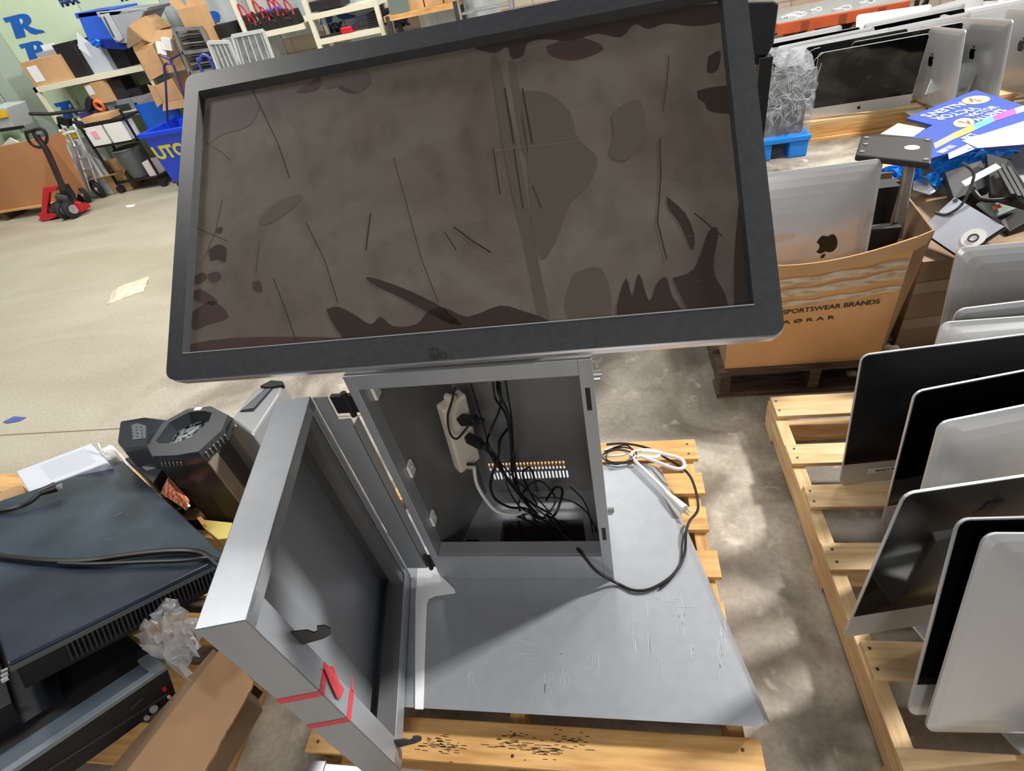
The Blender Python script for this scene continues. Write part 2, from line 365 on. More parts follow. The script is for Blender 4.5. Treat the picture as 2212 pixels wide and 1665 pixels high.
fr.b2((xl+.018,yf-.004,.966),(-.077,yf+.003,zt)); fr.b2((xl+.018,yf-.004,PT),(-.077,yf+.003,.318))
fr.b2((xl+.018,yf+.003,.316),(-.077,yf+.045,.319))
fr.b2((xl+.015,yf+.003,.318),(xl+.018,yf+.05,.966)); fr.b2((-.077,yf+.003,.318),(-.074,yf+.03,.966))
door_frame = fr.build('door_opening_frame', steel, kl, bevel=.0012)
for za, zb in ((.871,.933),(.398,.452)):
    MB().b2((-.0685,yf-.0046,za),(-.0585,yf-.0038,zb)).build('latch_slot', blackm, door_frame)
b = MB()
for zz in (.955, .505):
    MB().cyl((xr,yf+.012,zz),(xr+.016,yf+.012,zz),.007,10).cyl((xr,yf+.012,zz-.012),(xr+.012,yf+.012,zz-.012),.005,8).build('side_bolt', galv, kl, smooth=True)
for px, py in ((799,855),(878,1025),(925,1132)):
    p = at(px, py, y=yf+.03); p = Vector((xl+.012+ (p.y-yf)*.28, yf+.05, p.z))
    MB().b2((p.x-.001, p.y-.014, p.z-.02), (p.x+.007, p.y+.014, p.z+.02)).cyl((p.x+.007,p.y,p.z+.006),(p.x+.009,p.y,p.z+.006),.003,8).build('door_clip', white, kl)
cs = MB(); cs.prism([(-.50,.85,zt+.003),(-.50,1.12,zt+.003),(-.50,1.12,1.40),(-.50,1.05,1.45),(-.50,.85,1.29)],(.40,0,0)); cs.build('monitor_neck', steel, kl, bevel=.004)
mbk = MB(); 
# ---- touchscreen monitor
MW, MH = .966, .568
MM = frame((-.746, .619, 1.181), (1,0,0), (0,.759,.65))
def mloc(x, y, z): return MM @ Vector((x,y,z))
def ring(b, o0, i0, y):  # flat ring between outer loop and inner loop (same count)
    n = len(o0); b.add([(x,y,z) for x,z in o0]+[(x,y,z) for x,z in i0], [(i,(i+1)%n,n+(i+1)%n,n+i) for i in range(n)])
def loft(b, l0, y0, l1, y1):
    n = len(l0); b.add([(x,y0,z) for x,z in l0]+[(x,y1,z) for x,z in l1], [(i,(i+1)%n,n+(i+1)%n,n+i) for i in range(n)])
out = rrect(MW, MH, .016, 5); inn = rrect(MW-.064, MH-.080, .003, 5, .029, .043); inn2 = rrect(MW-.070, MH-.088, .003, 5, .032, .045)
o1 = rrect(MW+.002, MH+.002, .017, 5, -.001, -.001)
bz = MB(); bz.M = MM; ring(bz, out, inn, 0); loft(bz, inn, 0, inn2, .014); loft(bz, out, 0, out, .012); 
bezel = bz.build('bezel', bezelm, kl, smooth=True)
tr = MB(); tr.M = MM; ring(tr, rrect(MW+.005, MH+.005, .018, 5, -.0025, -.0025), out, .010); loft(tr, rrect(MW+.005, MH+.005, .018, 5, -.0025, -.0025), .010, rrect(MW+.005, MH+.005, .018, 5, -.0025, -.0025), .030)
tr.build('silver_edge', silver, bezel, smooth=True)
li = MB(); li.M = MM; li.b2((.031,-.0006,.0430),(MW-.035,.002,.0446)); li.build('inner_lip_highlight', silver, bezel)  # silver strip drawn in as the highlight on the lower bezel edge
hb = MB(); hb.M = MM; s0 = rrect(MW, MH, .016, 5); s1 = rrect(MW-.04, MH-.04, .03, 5, .02, .02); loft(hb, s0, .03, s1, .062)
hb.add([(x,.062,z) for x, z in s1], [tuple(range(len(s1)))]); hb.build('rear_housing', blackpl, kl, smooth=True)
ms = MB(); ms.M = MM; ms.box((MW/2,.075,MH/2-.03),(.24,.03,.22)); ms.build('mount_plate', steel, kl)

def dust_mat():
    mt = bpy.data.materials.new('dusty_screen_glass'); mt.use_nodes = True; nt = mt.node_tree; b = nt.nodes['Principled BSDF']; L = nt.links.new
    tc = nt.nodes.new('ShaderNodeTexCoord')
    n1 = nt.nodes.new('ShaderNodeTexNoise'); n1.inputs['Scale'].default_value = 5; n1.inputs['Detail'].default_value = 8; n1.inputs['Distortion'].default_value = .8; L(tc.outputs['Object'], n1.inputs[0])
    mp = nt.nodes.new('ShaderNodeMapping'); mp.inputs['Scale'].default_value = (1,1,.12); mp.inputs['Rotation'].default_value = (0,R(12),0); L(tc.outputs['Object'], mp.inputs[0])
    n2 = nt.nodes.new('ShaderNodeTexNoise'); n2.inputs['Scale'].default_value = 22; n2.inputs['Detail'].default_value = 5; L(mp.outputs[0], n2.inputs[0])
    r = nt.nodes.new('ShaderNodeValToRGB'); L(n1.outputs[0], r.inputs[0]); r.color_ramp.elements[0].position = .3; r.color_ramp.elements[0].color = s2l((84,75,68)); r.color_ramp.elements[1].position = .7; r.color_ramp.elements[1].color = s2l((104,98,90))
    r2 = nt.nodes.new('ShaderNodeValToRGB'); L(n2.outputs[0], r2.inputs[0]); r2.color_ramp.elements[0].position = .3; r2.color_ramp.elements[0].color = (.62,.6,.58,1); r2.color_ramp.elements[1].position = .5; r2.color_ramp.elements[1].color = (1,1,1,1)
    x = nt.nodes.new('ShaderNodeMix'); x.data_type = 'RGBA'; x.blend_type = 'MULTIPLY'; x.inputs[0].default_value = .5; L(r.outputs[0], x.inputs[6]); L(r2.outputs[0], x.inputs[7])
    L(x.outputs[2], b.inputs['Base Color']); b.inputs['Roughness'].default_value = .5; b.inputs['Specular IOR Level'].default_value = .12
    return mt
sc = MB(); sc.M = MM; sc.add([(x,.014,z) for x,z in inn2]+[(x,.020,z) for x,z in inn2], [tuple(range(len(inn2)))]+[(i,(i+1)%len(inn2),len(inn2)+(i+1)%len(inn2),len(inn2)+i) for i in range(len(inn2))])
screen = sc.build('touchscreen_glass', dust_mat(), kl)
NP = MM.to_3x3() @ Vector((0,1,0)); SP = mloc(0,.0138,0)
def smear(name, polys, mt, lift=.0):
    for pl in polys:
        pl = [Vector(q).to_3d() for q in pl]
        pl = spline(pl+[pl[0]], 3)[:-1]
        p3 = [plane_hit(q.x, q.y, SP-NP*lift, NP) for q in pl]
        MB().add(p3, [tuple(range(len(p3)))]).build(name, mt, screen)
wiped = mat('wiped_glass', (54,47,42), .4, spec=.12); wiped2 = mat('half_wiped_glass', (83,76,69), .45, spec=.12); redw = mat('reddish_wiped_glass', (70,56,52), .45, spec=.12)
smear('wiped_smudge', [
 [(1010,95),(1100,78),(1300,42),(1530,8),(1560,20),(1565,44),(1500,56),(1440,50),(1400,62),(1370,52),(1340,80),(1290,72),(1230,88),(1180,84),(1140,92),(1130,118),(1105,126),(1095,100),(1070,114),(1030,106)],
 [(1506,196),(1540,188),(1600,188),(1606,240),(1560,244),(1530,238),(1522,222),(1508,212)],[(1530,122),(1556,110),(1550,150),(1528,156)],
 [(705,668),(728,662),(760,676),(800,700),(822,684),(850,705),(900,700),(925,672),(960,664),(1010,684),(1080,660),(1130,672),(1180,690),(1186,716),(1000,734),(860,744),(760,742),(720,700)],
 [(789,600),(806,600),(870,622),(940,655),(990,690),(996,704),(960,694),(880,650),(810,616)],
 [(1332,660),(1352,600),(1366,640),(1380,590),(1402,650),(1420,610),(1440,600),(1452,640),(1480,690),(1400,696),(1340,690)],
 [(1452,600),(1500,580),(1530,500),(1552,500),(1540,580),(1568,640),(1566,680),(1500,684)],
 [(1598,420),(1612,600),(1622,680),(1590,684),(1586,560)],
 [(1440,424),(1480,460),(1500,510),(1494,540),(1470,486),(1444,450)],
 [(450,540),(470,528),(488,536),(486,566),(470,560),(455,562)],[(466,494),(480,490),(478,502),(468,503)]], wiped, .0004)
smear('faint_smudge', [
 [(1342,228),(1376,214),(1390,236),(1392,262),(1398,290),(1380,320),(1356,344),(1334,346),(1316,330),(1326,290),(1322,250)],
 [(1128,196),(1180,200),(1230,240),(1248,300),(1290,340),(1270,400),(1230,440),(1200,520),(1170,560),(1150,480),(1140,340),(1126,260)],
 [(562,482),(566,464),(600,436),(640,420),(652,430),(620,460),(580,484)],[(690,150),(760,140),(790,150),(800,180),(770,200),(740,186),(700,190)],
 [(440,240),(500,206),(560,216),(540,270),(480,290),(444,310)],[(1060,130),(1075,128),(1120,330),(1150,500),(1188,700),(1170,702),(1130,520),(1090,330)],
 [(1098,136),(1112,134),(1140,320),(1130,318)],[(1240,590),(1300,580),(1320,680),(1250,700),(1220,660)]], wiped2, .0003)
smear('reddish_smudge', [[(404,690),(420,670),(460,650),(494,684),(450,700),(420,712)],[(420,596),(440,588),(446,602),(424,614)],[(449,592),(470,586),(478,600),(462,610),(450,604)],
 [(720,180),(780,150),(800,170),(770,200),(740,196)],[(545,610),(560,606),(566,630),(548,626)],[(1180,100),(1240,80),(1290,92),(1300,110),(1240,130),(1190,120)],[(410,640),(430,624),(470,650),(450,660)],[(700,160),(640,196),(660,200),(690,190)],
 [(400,745),(500,730),(700,728),(900,742),(880,748),(600,766),(402,780)]], redw, .0002)
def streak(b, pts, w_):
    w_ = w_*.7
    p3 = [plane_hit(x, y, SP-NP*.0005, NP) for x, y in pts]
    for a, c in zip(p3, p3[1:]):
        d = (c-a).normalized(); s = d.cross(NP)*w_; b.add([a-s, c-s, c+s, a+s], [(0,1,2,3)])
for pts, w_ in (([(540,180),(552,210),(600,310),(625,385)],.0012),([(446,308),(480,330),(496,345)],.0008),([(850,340),(880,450),(910,560),(945,650)],.0007),([(1425,300),(1427,380),(1420,480),(1440,560)],.0014),([(1445,120),(1440,180),(1432,240)],.0008),
   ([(1090,190),(1110,310)],.002),([(1128,190),(1150,310)],.002),([(1065,320),(1080,420)],.0012),([(1110,320),(1130,450)],.0013),([(1150,400),(1170,450)],.001),([(1062,65),(1072,112)],.002),([(1104,60),(1120,110)],.0016),
   ([(980,490),(1020,520),(1060,545)],.002),([(800,460),(790,540)],.0015),([(560,520),(552,590)],.0006),([(480,430),(465,500),(440,560)],.0006),([(590,600),(620,680),(640,740)],.0008),([(660,480),(700,560),(730,655)],.0009),([(420,490),(450,503),(490,520)],.0008),([(960,500),(985,540)],.0012),([(1500,460),(1560,510)],.0012)):
    b = MB(); streak(b, pts, w_); b.build('dark_streak', mat('streak_dark', (50,46,42), .5, spec=.1), screen)
b = MB()
for pts, w_ in (([(720,462),(840,425),(900,408),(930,395)],.0003),([(745,500),(860,455)],.0003),([(1070,325),(1200,310),(1290,300)],.0004),([(648,480),(740,440)],.0003),([(960,598),(1100,560),(1150,545)],.0003),([(740,340),(850,300)],.0003),([(1500,690),(1638,684)],.0004)): streak(b, pts, w_)
for k in range(70):
    x, y = rb.uniform(460,1560), rb.uniform(120,660); streak(b, [(x,y),(x+rb.uniform(2,14),y-rb.uniform(-3,5))], .00025)
b.build('pale_scratches', mat('scratch_pale', (112,108,102), .6, spec=.1), screen)['kind'] = 'stuff'
lg = plane_hit(925, 777, mloc(0,-.0005,0), NP)
text('elo', lg, MM.to_3x3() @ Vector((1,0,0)), MM.to_3x3() @ Vector((0,0,1)), .024, blackm, bezel, 'maker_mark', bold=.0006)
q = MB(); q.M = Matrix.Translation(lg) @ MM.to_3x3().to_4x4(); q.b2((.001,-.0008,.0155),(.012,0,.0175)); q.build('maker_mark_bar', blackm, bezel)
# ---- open door
u = Vector((.213,-.977,0)).normalized(); DM = frame((-.667,.822,.207), u, (0,0,1)); DL, DH, DD = .512, .748, .080
dn_ = DM.to_3x3() @ Vector((0,1,0))
d = MB(); d.M = DM; d.b2((0,-DD,0),(DL,-DD+.003,DH)); d.b2((0,-DD,DH-.003),(DL,0,DH)); d.b2((0,-DD,0),(DL,0,.003)); d.b2((0,-DD,0),(.003,0,DH)); d.b2((DL-.003,-DD,0),(DL,0,DH))
d.b2((DL-.052,-.003,0),(DL,0,DH)); d.b2((0,-.003,DH-.03),(DL,0,DH)); d.b2((0,-.003,0),(DL,0,.055)); d.b2((0,-.003,0),(.03,0,DH))
door = d.build('cabinet_door', steel, kl, bevel=.0015)
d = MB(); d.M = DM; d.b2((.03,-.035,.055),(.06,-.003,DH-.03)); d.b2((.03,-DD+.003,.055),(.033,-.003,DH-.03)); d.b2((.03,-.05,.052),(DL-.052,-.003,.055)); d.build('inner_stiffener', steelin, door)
def hook(px, py, fl=1):
    p = DM.inverted() @ plane_hit(px, py, DM @ Vector((0,0,0)), dn_); h_ = MB(); h_.M = DM
    x, z = DL-.045, p.z
    prof = [(0,-.02),(.04,-.014),(.058,-.004),(.064,.014),(.058,.026),(.046,.028),(.042,.014),(.034,.010),(.026,.022),(.0,.026)]
    h_.prism([(x+.0, a, z+c) for a, c in prof], (.003,0,0)); h_.build('hook', steeldk, door)
hook(640,1392); hook(858,1600)
for (a0, b0), (a1, b1) in (((616,1518),(694,1500)), ((678,1567),(752,1558))):
    A = DM.inverted() @ plane_hit(b0 and a1, b1, DM @ Vector((DL,0,0)), dn_)
    z = A.z; tp = MB(); tp.M = DM; tp.b2((DL+.0003,-DD-.001,z-.010),(DL+.0009,.001,z+.010)); tp.b2((DL-.052,.0003,z-.010),(DL+.0009,.001,z+.010))
    if a1 < 720: tp.M = Matrix.Identity(4); tp.prism([plane_hit(qx, qy, DM @ Vector((0,.004,0)), dn_) for qx, qy in ((700,1443),(718,1438),(733,1474),(742,1488),(735,1510),(727,1506),(712,1472))], dn_*.0012)
    else: tp.prism([(DL-.052,.001,z-.006),(DL-.052,.001,z+.006),(DL-.075,.004,z+.018)], (0,.0012,0))
    tp.build('red_tape', redtape, door)
hr = MB(); hr.b2((-.664,yf-.001,.25),(-.600,yf+.002,.88)); hr.b2((-.602,yf-.001,.27),(-.599,yf+.03,.86)); hr.b2((-.664,yf-.001,.88),(-.630,yf+.002,.95)); hr.build('hinge_rail', steel, kl)
for zz in (.27,.915): MB().b2((-.626,yf+.003,zz-.02),(xl-.004,yf+.014,zz+.03)).cyl((-.590,yf+.004,zz-.03),(-.590,yf+.004,zz+.04),.007,10).build('hinge', blackm, kl)
# ---- power strip in cabinet
ps = thing('power_strip', 'cream plastic power strip fixed to the left wall inside the cabinet', 'power strip', (-.47,.99,.66))
A = at(974,862,y=.99); B_ = at(1010,1000,y=1.03); ax = (B_-A).normalized()
m_ = MB(); m_.bar(A, B_, .078, .035, up=(.75,-.66,0)); strip = m_.build('casing', cream, ps, bevel=.008, seg=3)
for e in (A-ax*.008, B_+ax*.008): MB().cyl(e-Vector((.012,-.004,0)), e+Vector((.012,-.008,0)), .010, 10).build('mounting_ear', cream, ps)
MB().box(B_-ax*.03+Vector((.017,-.027,0)), (.02,.004,.008)).build('switch', blackm, ps)
for k, (px, py, tx, ty) in enumerate(((995,907,1030,908),(1010,945,1040,960))):
    a = at(px,py,y=.985); c = at(tx,ty,y=.955)
    tag(MB().bar(a, c, .024, .026).cyl(c, c+(c-a)*.35, .009, 10).build('power_plug', blackm, bevel=.004), ['black angled plug in upper socket of the cream power strip','black plug below the angled one on the cream power strip'][k], 'plug')
def wire(name, label, pts, r, mt=None, n=8, cat='cable', group=None, k=6):
    o = MB().tube(pts, r, n, k).build(name, mt or cable, smooth=True); return tag(o, label, cat, group)
Y = lambda x, y, d: at(x, y, y=d)
wire('white_cable', 'white cord leaving the bottom of the power strip inside cabinet', [Y(1024,1008,1.03),Y(1030,1045,1.02),Y(1050,1080,1.0),Y(1075,1105,.98),Y(1110,1112,.98),Y(1130,1105,1.0)], .0055, whitecable)
cg = 'black cables tangled in the open cabinet'; cl = 'thin black cable hanging in the tangle inside the open cabinet'
runs = [[(1018,830),(1030,870),(1045,920),(1060,970),(1085,1010),(1100,1060),(1130,1100),(1180,1120)],
 [(1065,825),(1070,860),(1090,890),(1100,930),(1105,980),(1115,1030),(1130,1080),(1170,1120),(1220,1150)],
 [(1075,825),(1078,850),(1100,900),(1108,960),(1105,1010),(1120,1060),(1160,1110)],
 [(1092,822),(1098,860),(1106,910),(1112,1000),(1118,1050),(1150,1090),(1200,1130)],
 [(1080,828),(1080,880),(1060,930),(1052,960),(1070,1000),(1095,1030),(1140,1080),(1190,1110)],
 [(1098,925),(1080,950),(1076,990),(1060,1040),(1068,1075),(1100,1095),(1140,1100),(1160,1130)],
 [(1045,955),(1065,975),(1090,1010),(1130,1050),(1160,1075),(1200,1120),(1240,1150)],
 [(1135,1120),(1120,1090),(1140,1050),(1170,1040),(1200,1080),(1170,1120),(1140,1100)],
 [(1180,1080),(1200,1052),(1215,1060),(1205,1100),(1190,1130),(1230,1150)],
 [(1165,1075),(1200,1075),(1240,1085),(1270,1110),(1290,1150)],[(1160,1060),(1150,1020),(1140,1010),(1130,1030),(1160,1090)],
 [(1110,1110),(1150,1130),(1190,1150),(1170,1170),(1130,1150),(1120,1125)],[(1230,1050),(1260,1080),(1275,1120),(1280,1150)],[(1100,1130),(1140,1160),(1200,1165),(1220,1140),(1180,1110)]]
for i, r_n in enumerate(runs):
    n_ = len(r_n); pts = []
    for k, (x, y) in enumerate(r_n):
        dpt = 1.02+.05*math.sin(i*1.7+k*.9)
        p = at(x, y, y=dpt)
        if p.z < .212: p = at(x, y, z=.212+.006*(i % 5))
        pts.append(p)
    wire('black_cable', cl, pts, .0022+.0009*(i % 3), group=cg)
wire('black_cable', 'black cable looping around the upper plug of the power strip', [Y(983,838,.95),Y(975,870,.94),Y(967,900,.94),Y(972,935,.94),Y(985,948,.94),Y(1000,935,.94),Y(1015,915,.945)], .003)
wire('black_cable', 'thick black cable running down from the lower plug of the power strip', [Y(1038,960,.955),Y(1055,975,.97),Y(1075,1000,.99),Y(1100,1040,1.0),Y(1140,1090,1.0)], .0045)
def zz(x, y, h=.205): return at(x, y, z=h)
wire('long_black_cable', 'long black cable leaving the cabinet and looping across the grey foot plate', [zz(1180,1110,.25),zz(1225,1165,.27),at(1250,1188,y=.835),at(1262,1203,y=.815),at(1290,1235,y=.80),zz(1330,1258,.21),zz(1370,1275,.208),zz(1410,1270,.208),zz(1455,1240,.208),zz(1478,1200,.21),zz(1482,1150,.22),zz(1490,1125,.22),zz(1508,1098,.2),zz(1500,1050,.2),zz(1482,1018,.2),zz(1440,990,.205),zz(1400,968,.205),zz(1350,958,.21),zz(1310,960,.21)], .0042, k=8)
wire('thin_cable', 'thin dark cable strand lying beside the long black cable loop on the plate', [zz(1425,1272),zz(1450,1250),zz(1470,1215),zz(1475,1165),zz(1488,1130)], .0025)
coil = [(1305,975),(1340,966),(1370,972),(1372,990),(1340,1000),(1310,992),(1320,970),(1355,962),(1368,985),(1330,1003),(1300,985),(1330,972),(1365,978),(1350,998),(1312,1002)]
wire('black_cable_coil', 'coil of thin black cable on the back of the foot plate by the cabinet', [zz(x,y,.212+.003*(i%4)) for i,(x,y) in enumerate(coil)], .0028)
wc = [(1303,985),(1340,983),(1355,975),(1320,968),(1306,975)]
wire('white_cable', 'white cable end showing under the black cable coil', [zz(x,y,.206) for x,y in wc], .005, whitecable)
wt = [(1362,985),(1370,975),(1400,972),(1425,978),(1415,988),(1385,985),(1370,992),(1395,1018),(1430,1052),(1448,1072)]
wire('white_cable', 'white power cord with plug looped on the plate beside the black coil', [zz(x,y,.218) for x,y in wt], .006, whitecable)
wire('white_cord_loop', 'white cord loop reaching over the pallet corner behind the plate', [zz(x,y,.222) for x,y in ((1385,985),(1420,998),(1460,1012),(1478,1008),(1472,992),(1440,982),(1410,976),(1385,974))], .006, whitecable)
pg = thing('white_plug', 'white three pin plug at the end of the white cord by plate edge', 'plug', zz(1470,1090,.215))
a, c = zz(1448,1072,.218), zz(1478,1100,.218); dr = (c-a).normalized(); sd = dr.cross(Vector((0,0,1)))
MB().cyl(a-dr*.02, a+dr*.012, .008, 12, r2=.011).build('strain_relief', white, pg, smooth=True)
MB().cyl(a+dr*.012, c, .011, 14, r2=.016).build('plug_body', white, pg, smooth=True)
for s in (-.007,.007): MB().bar(c+sd*s, c+sd*s+dr*.018, .0015, .006).build('blade', galv, pg)
MB().cyl(c-Vector((0,0,.008)), c-Vector((0,0,.008))+dr*.02, .0025, 8).build('ground_pin', galv, pg)
# things on the cabinet floor
tag(MB().b2((-.43,.84,.1402),(-.10,1.05,.148)).build('darkening_pad', mat('added_dark_brown_pad',(84,58,44),.8)), 'dark brown pad added to darken the wood under the opening of the cabinet floor', 'pad')  # pad added over the pallet wood to darken the opening
tag(MB().b2((-.34,.88,.1485),(-.24,1.0,.172)).b2((-.29,.86,.1485),(-.25,.9,.18)).build('power_adapter', blackm, bevel=.004), 'black power adapter on the cabinet floor at the left', 'power adapter')
tag(MB().b2((-.24,.87,.19),(-.15,.895,.215)).build('white_bracket', cream, bevel=.003), 'pale plastic bracket at the front of the cabinet floor', 'bracket')
tag(MB().b2((-.50,.87,.2005),(-.46,.93,.235)).build('rubber_block', blackm, bevel=.003), 'small black block in the front left corner of cabinet floor', 'block')
# ================================================================== PALLETS
def nails(par, pts):
    b = MB()
    for p in pts: b.cyl(p, Vector(p)+Vector((0,0,.0012)), .004, 8)
    b.build('nail_heads', steeldk, par)
kp = thing('wooden_pallet', 'amber stained wooden pallet under the grey kiosk foot plate', 'pallet', (-.305,.9,0))
x0, x1, y0, y1 = -.86, .255, .362, 1.41
for k, ya in enumerate((.362,.545,.70,.86,1.02,1.16,1.31)):
    wdt = .094 if k in (0,6) else .088
    MB().b2((x0+(.01 if k%2 else 0), ya, .122), (x1+.012*(k==0)-(.01 if k in (2,4) else 0), ya+wdt, .14)).build('deck_board', woodo, kp, bevel=.002)
for xa in (x0+.01, -.33, x1-.055): MB().b2((xa, y0+.01, .022), (xa+.038, y1, .122)).build('stringer', woodo2, kp, bevel=.002)
for ya in (.37,.84,1.31): MB().b2((x0, ya, .002), (x1, ya+.09, .022)).build('bottom_board', woodo, kp)
nails(kp, [(x,y,.14) for x in (x0+.03,-.31,x1-.03) for y in (.385,.43,1.335,1.38)])
b = MB()
for k in range(150):
    x = rb.gauss(0,1); cx_, cy_ = rb.choice([(950,1600),(960,1610),(1110,1600),(1170,1620),(1230,1605)])
    p = at(cx_+x*24, cy_+rb.gauss(0,1)*11, z=.1403); l_ = rb.uniform(.002,.012); b.b2((p.x-l_, p.y-.0005, .1401), (p.x+l_, p.y+.0008, .1404))
b.build('dark_stains', ink, kp)['kind'] = 'stuff'
fk = MB().b2((-.80,.20,.06),(.16,.335,.10)); tag(MB().b2((-.62,.325,.118),(.0,.345,.13)).b2((-.845,.20,.04),(-.80,.35,.12)).b2((-.83,.325,.104),(.02,.345,.118)).build('steel_angle_bar', galv, bevel=.002), 'dull steel bar lying along the near edge of the amber pallet', 'bar')
rp = thing('wooden_pallet', 'pale new wooden pallet at right carrying the standing computers', 'pallet', (1.1,.95,0))
rx0, rx1 = .552, 1.62
for k, (ya, yb_) in enumerate(((.345,.455),(.60,.69),(.886,.972),(1.098,1.185),(1.274,1.361),(1.50,1.606))):
    MB().b2((rx0+(.006 if k%2 else -.004), ya, .122), (rx1, yb_, .14)).build('deck_board', woodp, rp, bevel=.002)
for xa in (rx0, rx0+.5, rx1-.04): MB().b2((xa, .35, .022), (xa+.040, 1.604, .122)).build('stringer', woody, rp, bevel=.002)
for ya in (.36,.9,1.5): MB().b2((rx0, ya, .002), (rx1, ya+.09, .022)).build('bottom_board', woodp, rp)
nails(rp, [(rx0+.02,y,.14) for y in (.62,.67,.91,.95,1.12,1.16,1.30,1.34,1.53,1.58)])
# ================================================================== ALL-IN-ONE COMPUTERS
def make_imac(W_=.65, H_=.48, chin=.085, stand=True, border=.003, pad=0):
    root = thing('all_in_one_computer', 'x', 'computer', (0,0,0))
    o0 = rrect(W_, H_, .022, 5, -W_/2, 0); ins = lambda k, r: rrect(W_-2*k, H_-2*k, r, 5, -W_/2+k, k)
    b = MB(); loft(b, o0, 0, o0, .006); 
    st_ = [(0,.022,.006),(.012,.022,.012),(.03,.028,.018),(.055,.034,.024),(.085,.04,.029),(.115,.046,.033),(.14,.05,.036)]
    for (k0,r0,y0_),(k1,r1,y1_) in zip(st_, st_[1:]): loft(b, ins(k0,r0), y0_, ins(k1,r1), y1_)
    c_ = ins(.14,.05); b.add([(x,.036,z) for x, z in c_]+[(0,.041,H_/2)], [(i,(i+1) % len(c_), len(c_)) for i in range(len(c_))])
    b.add([(x,0,z) for x, z in o0], [tuple(range(len(o0)))])
    b.build('aluminium_shell', alu, root, smooth=True)
    g = rrect(W_-2*border, H_-chin-border, .018, 5, -W_/2+border, chin); g = [(x, max(z, chin)) for x, z in g]
    gl = [(x, chin) if z < chin+.018 else (x, z) for x, z in g]
    lo_ = [(-W_/2+border, chin), (W_/2-border, chin)]; up_ = [p for p in g if p[1] > H_/2]
    loop = [lo_[1]]+up_+[lo_[0]]
    b = MB(); b.prism([(x,-.0012,z) for x, z in loop], (0,.001,0)); b.build('black_glass', glassblk, root)
    def mark(name, cx_, cz_, s, y, flip):
        b = MB(); k = -1 if flip else 1
        for pl in (APPLE, LEAF): b.prism([(cx_+k*(x-.5)*s*.86, y, cz_+(z-.5)*s) for x, z in pl], (0,.0006 if flip else -.0006,0))
        b.build(name, applem, root)
    mark('chin_mark', 0, chin/2, .028, -.0006, False); mark('rear_mark', 0, H_*.62, .085, .0395, True)
    if stand:
        b = MB(); b.prism([(-.095,.030,.20),(.095,.030,.20),(.095,.05,.19),(.095,.11,-.07),(-.095,.11,-.07),(-.095,.05,.19)], (0,.008,0)); b.b2((-.095,-.07,-.078),(.095,.118,-.070))
        b.build('stand', alu, root, bevel=.003)
    return root
first = {}
def imac(BLp, ypr, label, W_=.65, H_=.48, flip=False, stand=True, group=None, chin=.085):
    key = (W_, H_, stand, chin)
    E_ = euler(*ypr); cen = Vector(BLp) + E_ @ Vector((W_/2,0,0))
    Rm_ = E_ @ (Matrix.Rotation(math.pi, 3, 'Z') if flip else Matrix.Identity(3))
    if flip: cen = cen + E_ @ Vector((0,0,0))
    M = Matrix.Translation(cen) @ Rm_.to_4x4()
    if key not in first:
        r = make_imac(W_, H_, chin, stand); first[key] = r; r.matrix_world = M; WM[r.name] = M; r['label'] = label
        if group: r['group'] = group
        return r
    return dup(first[key], M, label, group, drop=('paper_label','lettering'))
GR = 'computers standing on the right pallet'
jl = imac((.663,1.179,.142), (4.0,7.7,-1.5), 'computer with black screen and READY FOR USE label strip on its chin', stand=False, group=GR)
imac((.888,1.285,.142), (0,10,0), 'silver back of a computer just right of the READY FOR USE one', flip=True, group=GR)
imac((.726,1.023,.142), (11.8,7.9,0), 'black screened computer third from the front behind a silver back', stand=False, group=GR)
imac((.735,.913,.142), (12.6,8.9,0), 'silver back of a computer leaning on the third black screen', flip=True, stand=False, group=GR)
imac((.496,.662,.211), (14.2,6.7,6.3), 'wide black screened computer hanging over pallet edge, second from front', group=GR)
imac((.559,.487,.238), (10.4,21.8,9.2), 'black screen edge showing behind the nearest silver back', group=GR)
imac((.578,.462,.238), (8.3,21.7,9.2), 'nearest computer, plain silver back at the lower right corner', flip=True, stand=True, group=GR)
imac((1.109,1.654,.142), (-1,14.7,0), 'silver back of a computer farthest back on the right pallet', flip=True, group=GR)
imac((.951,1.371,.142), (4.8,5.7,0), 'thin strip of silver computer back between two taller silver backs', flip=True, group=GR)
# label on the chin (a part of that computer)
JM = WM[jl.name]
q = MB(); q.M = JM; q.b2((-.25,-.0022,.040),(-.08,-.0016,.060)); q.build('paper_label', white, jl)
jr = JM.to_3x3()
text('READY FOR USE', JM @ Vector((-.228,-.0026,.0455)), jr @ Vector((1,0,0)), jr @ Vector((0,0,1)), .013, ink, jl, bold=.0003)
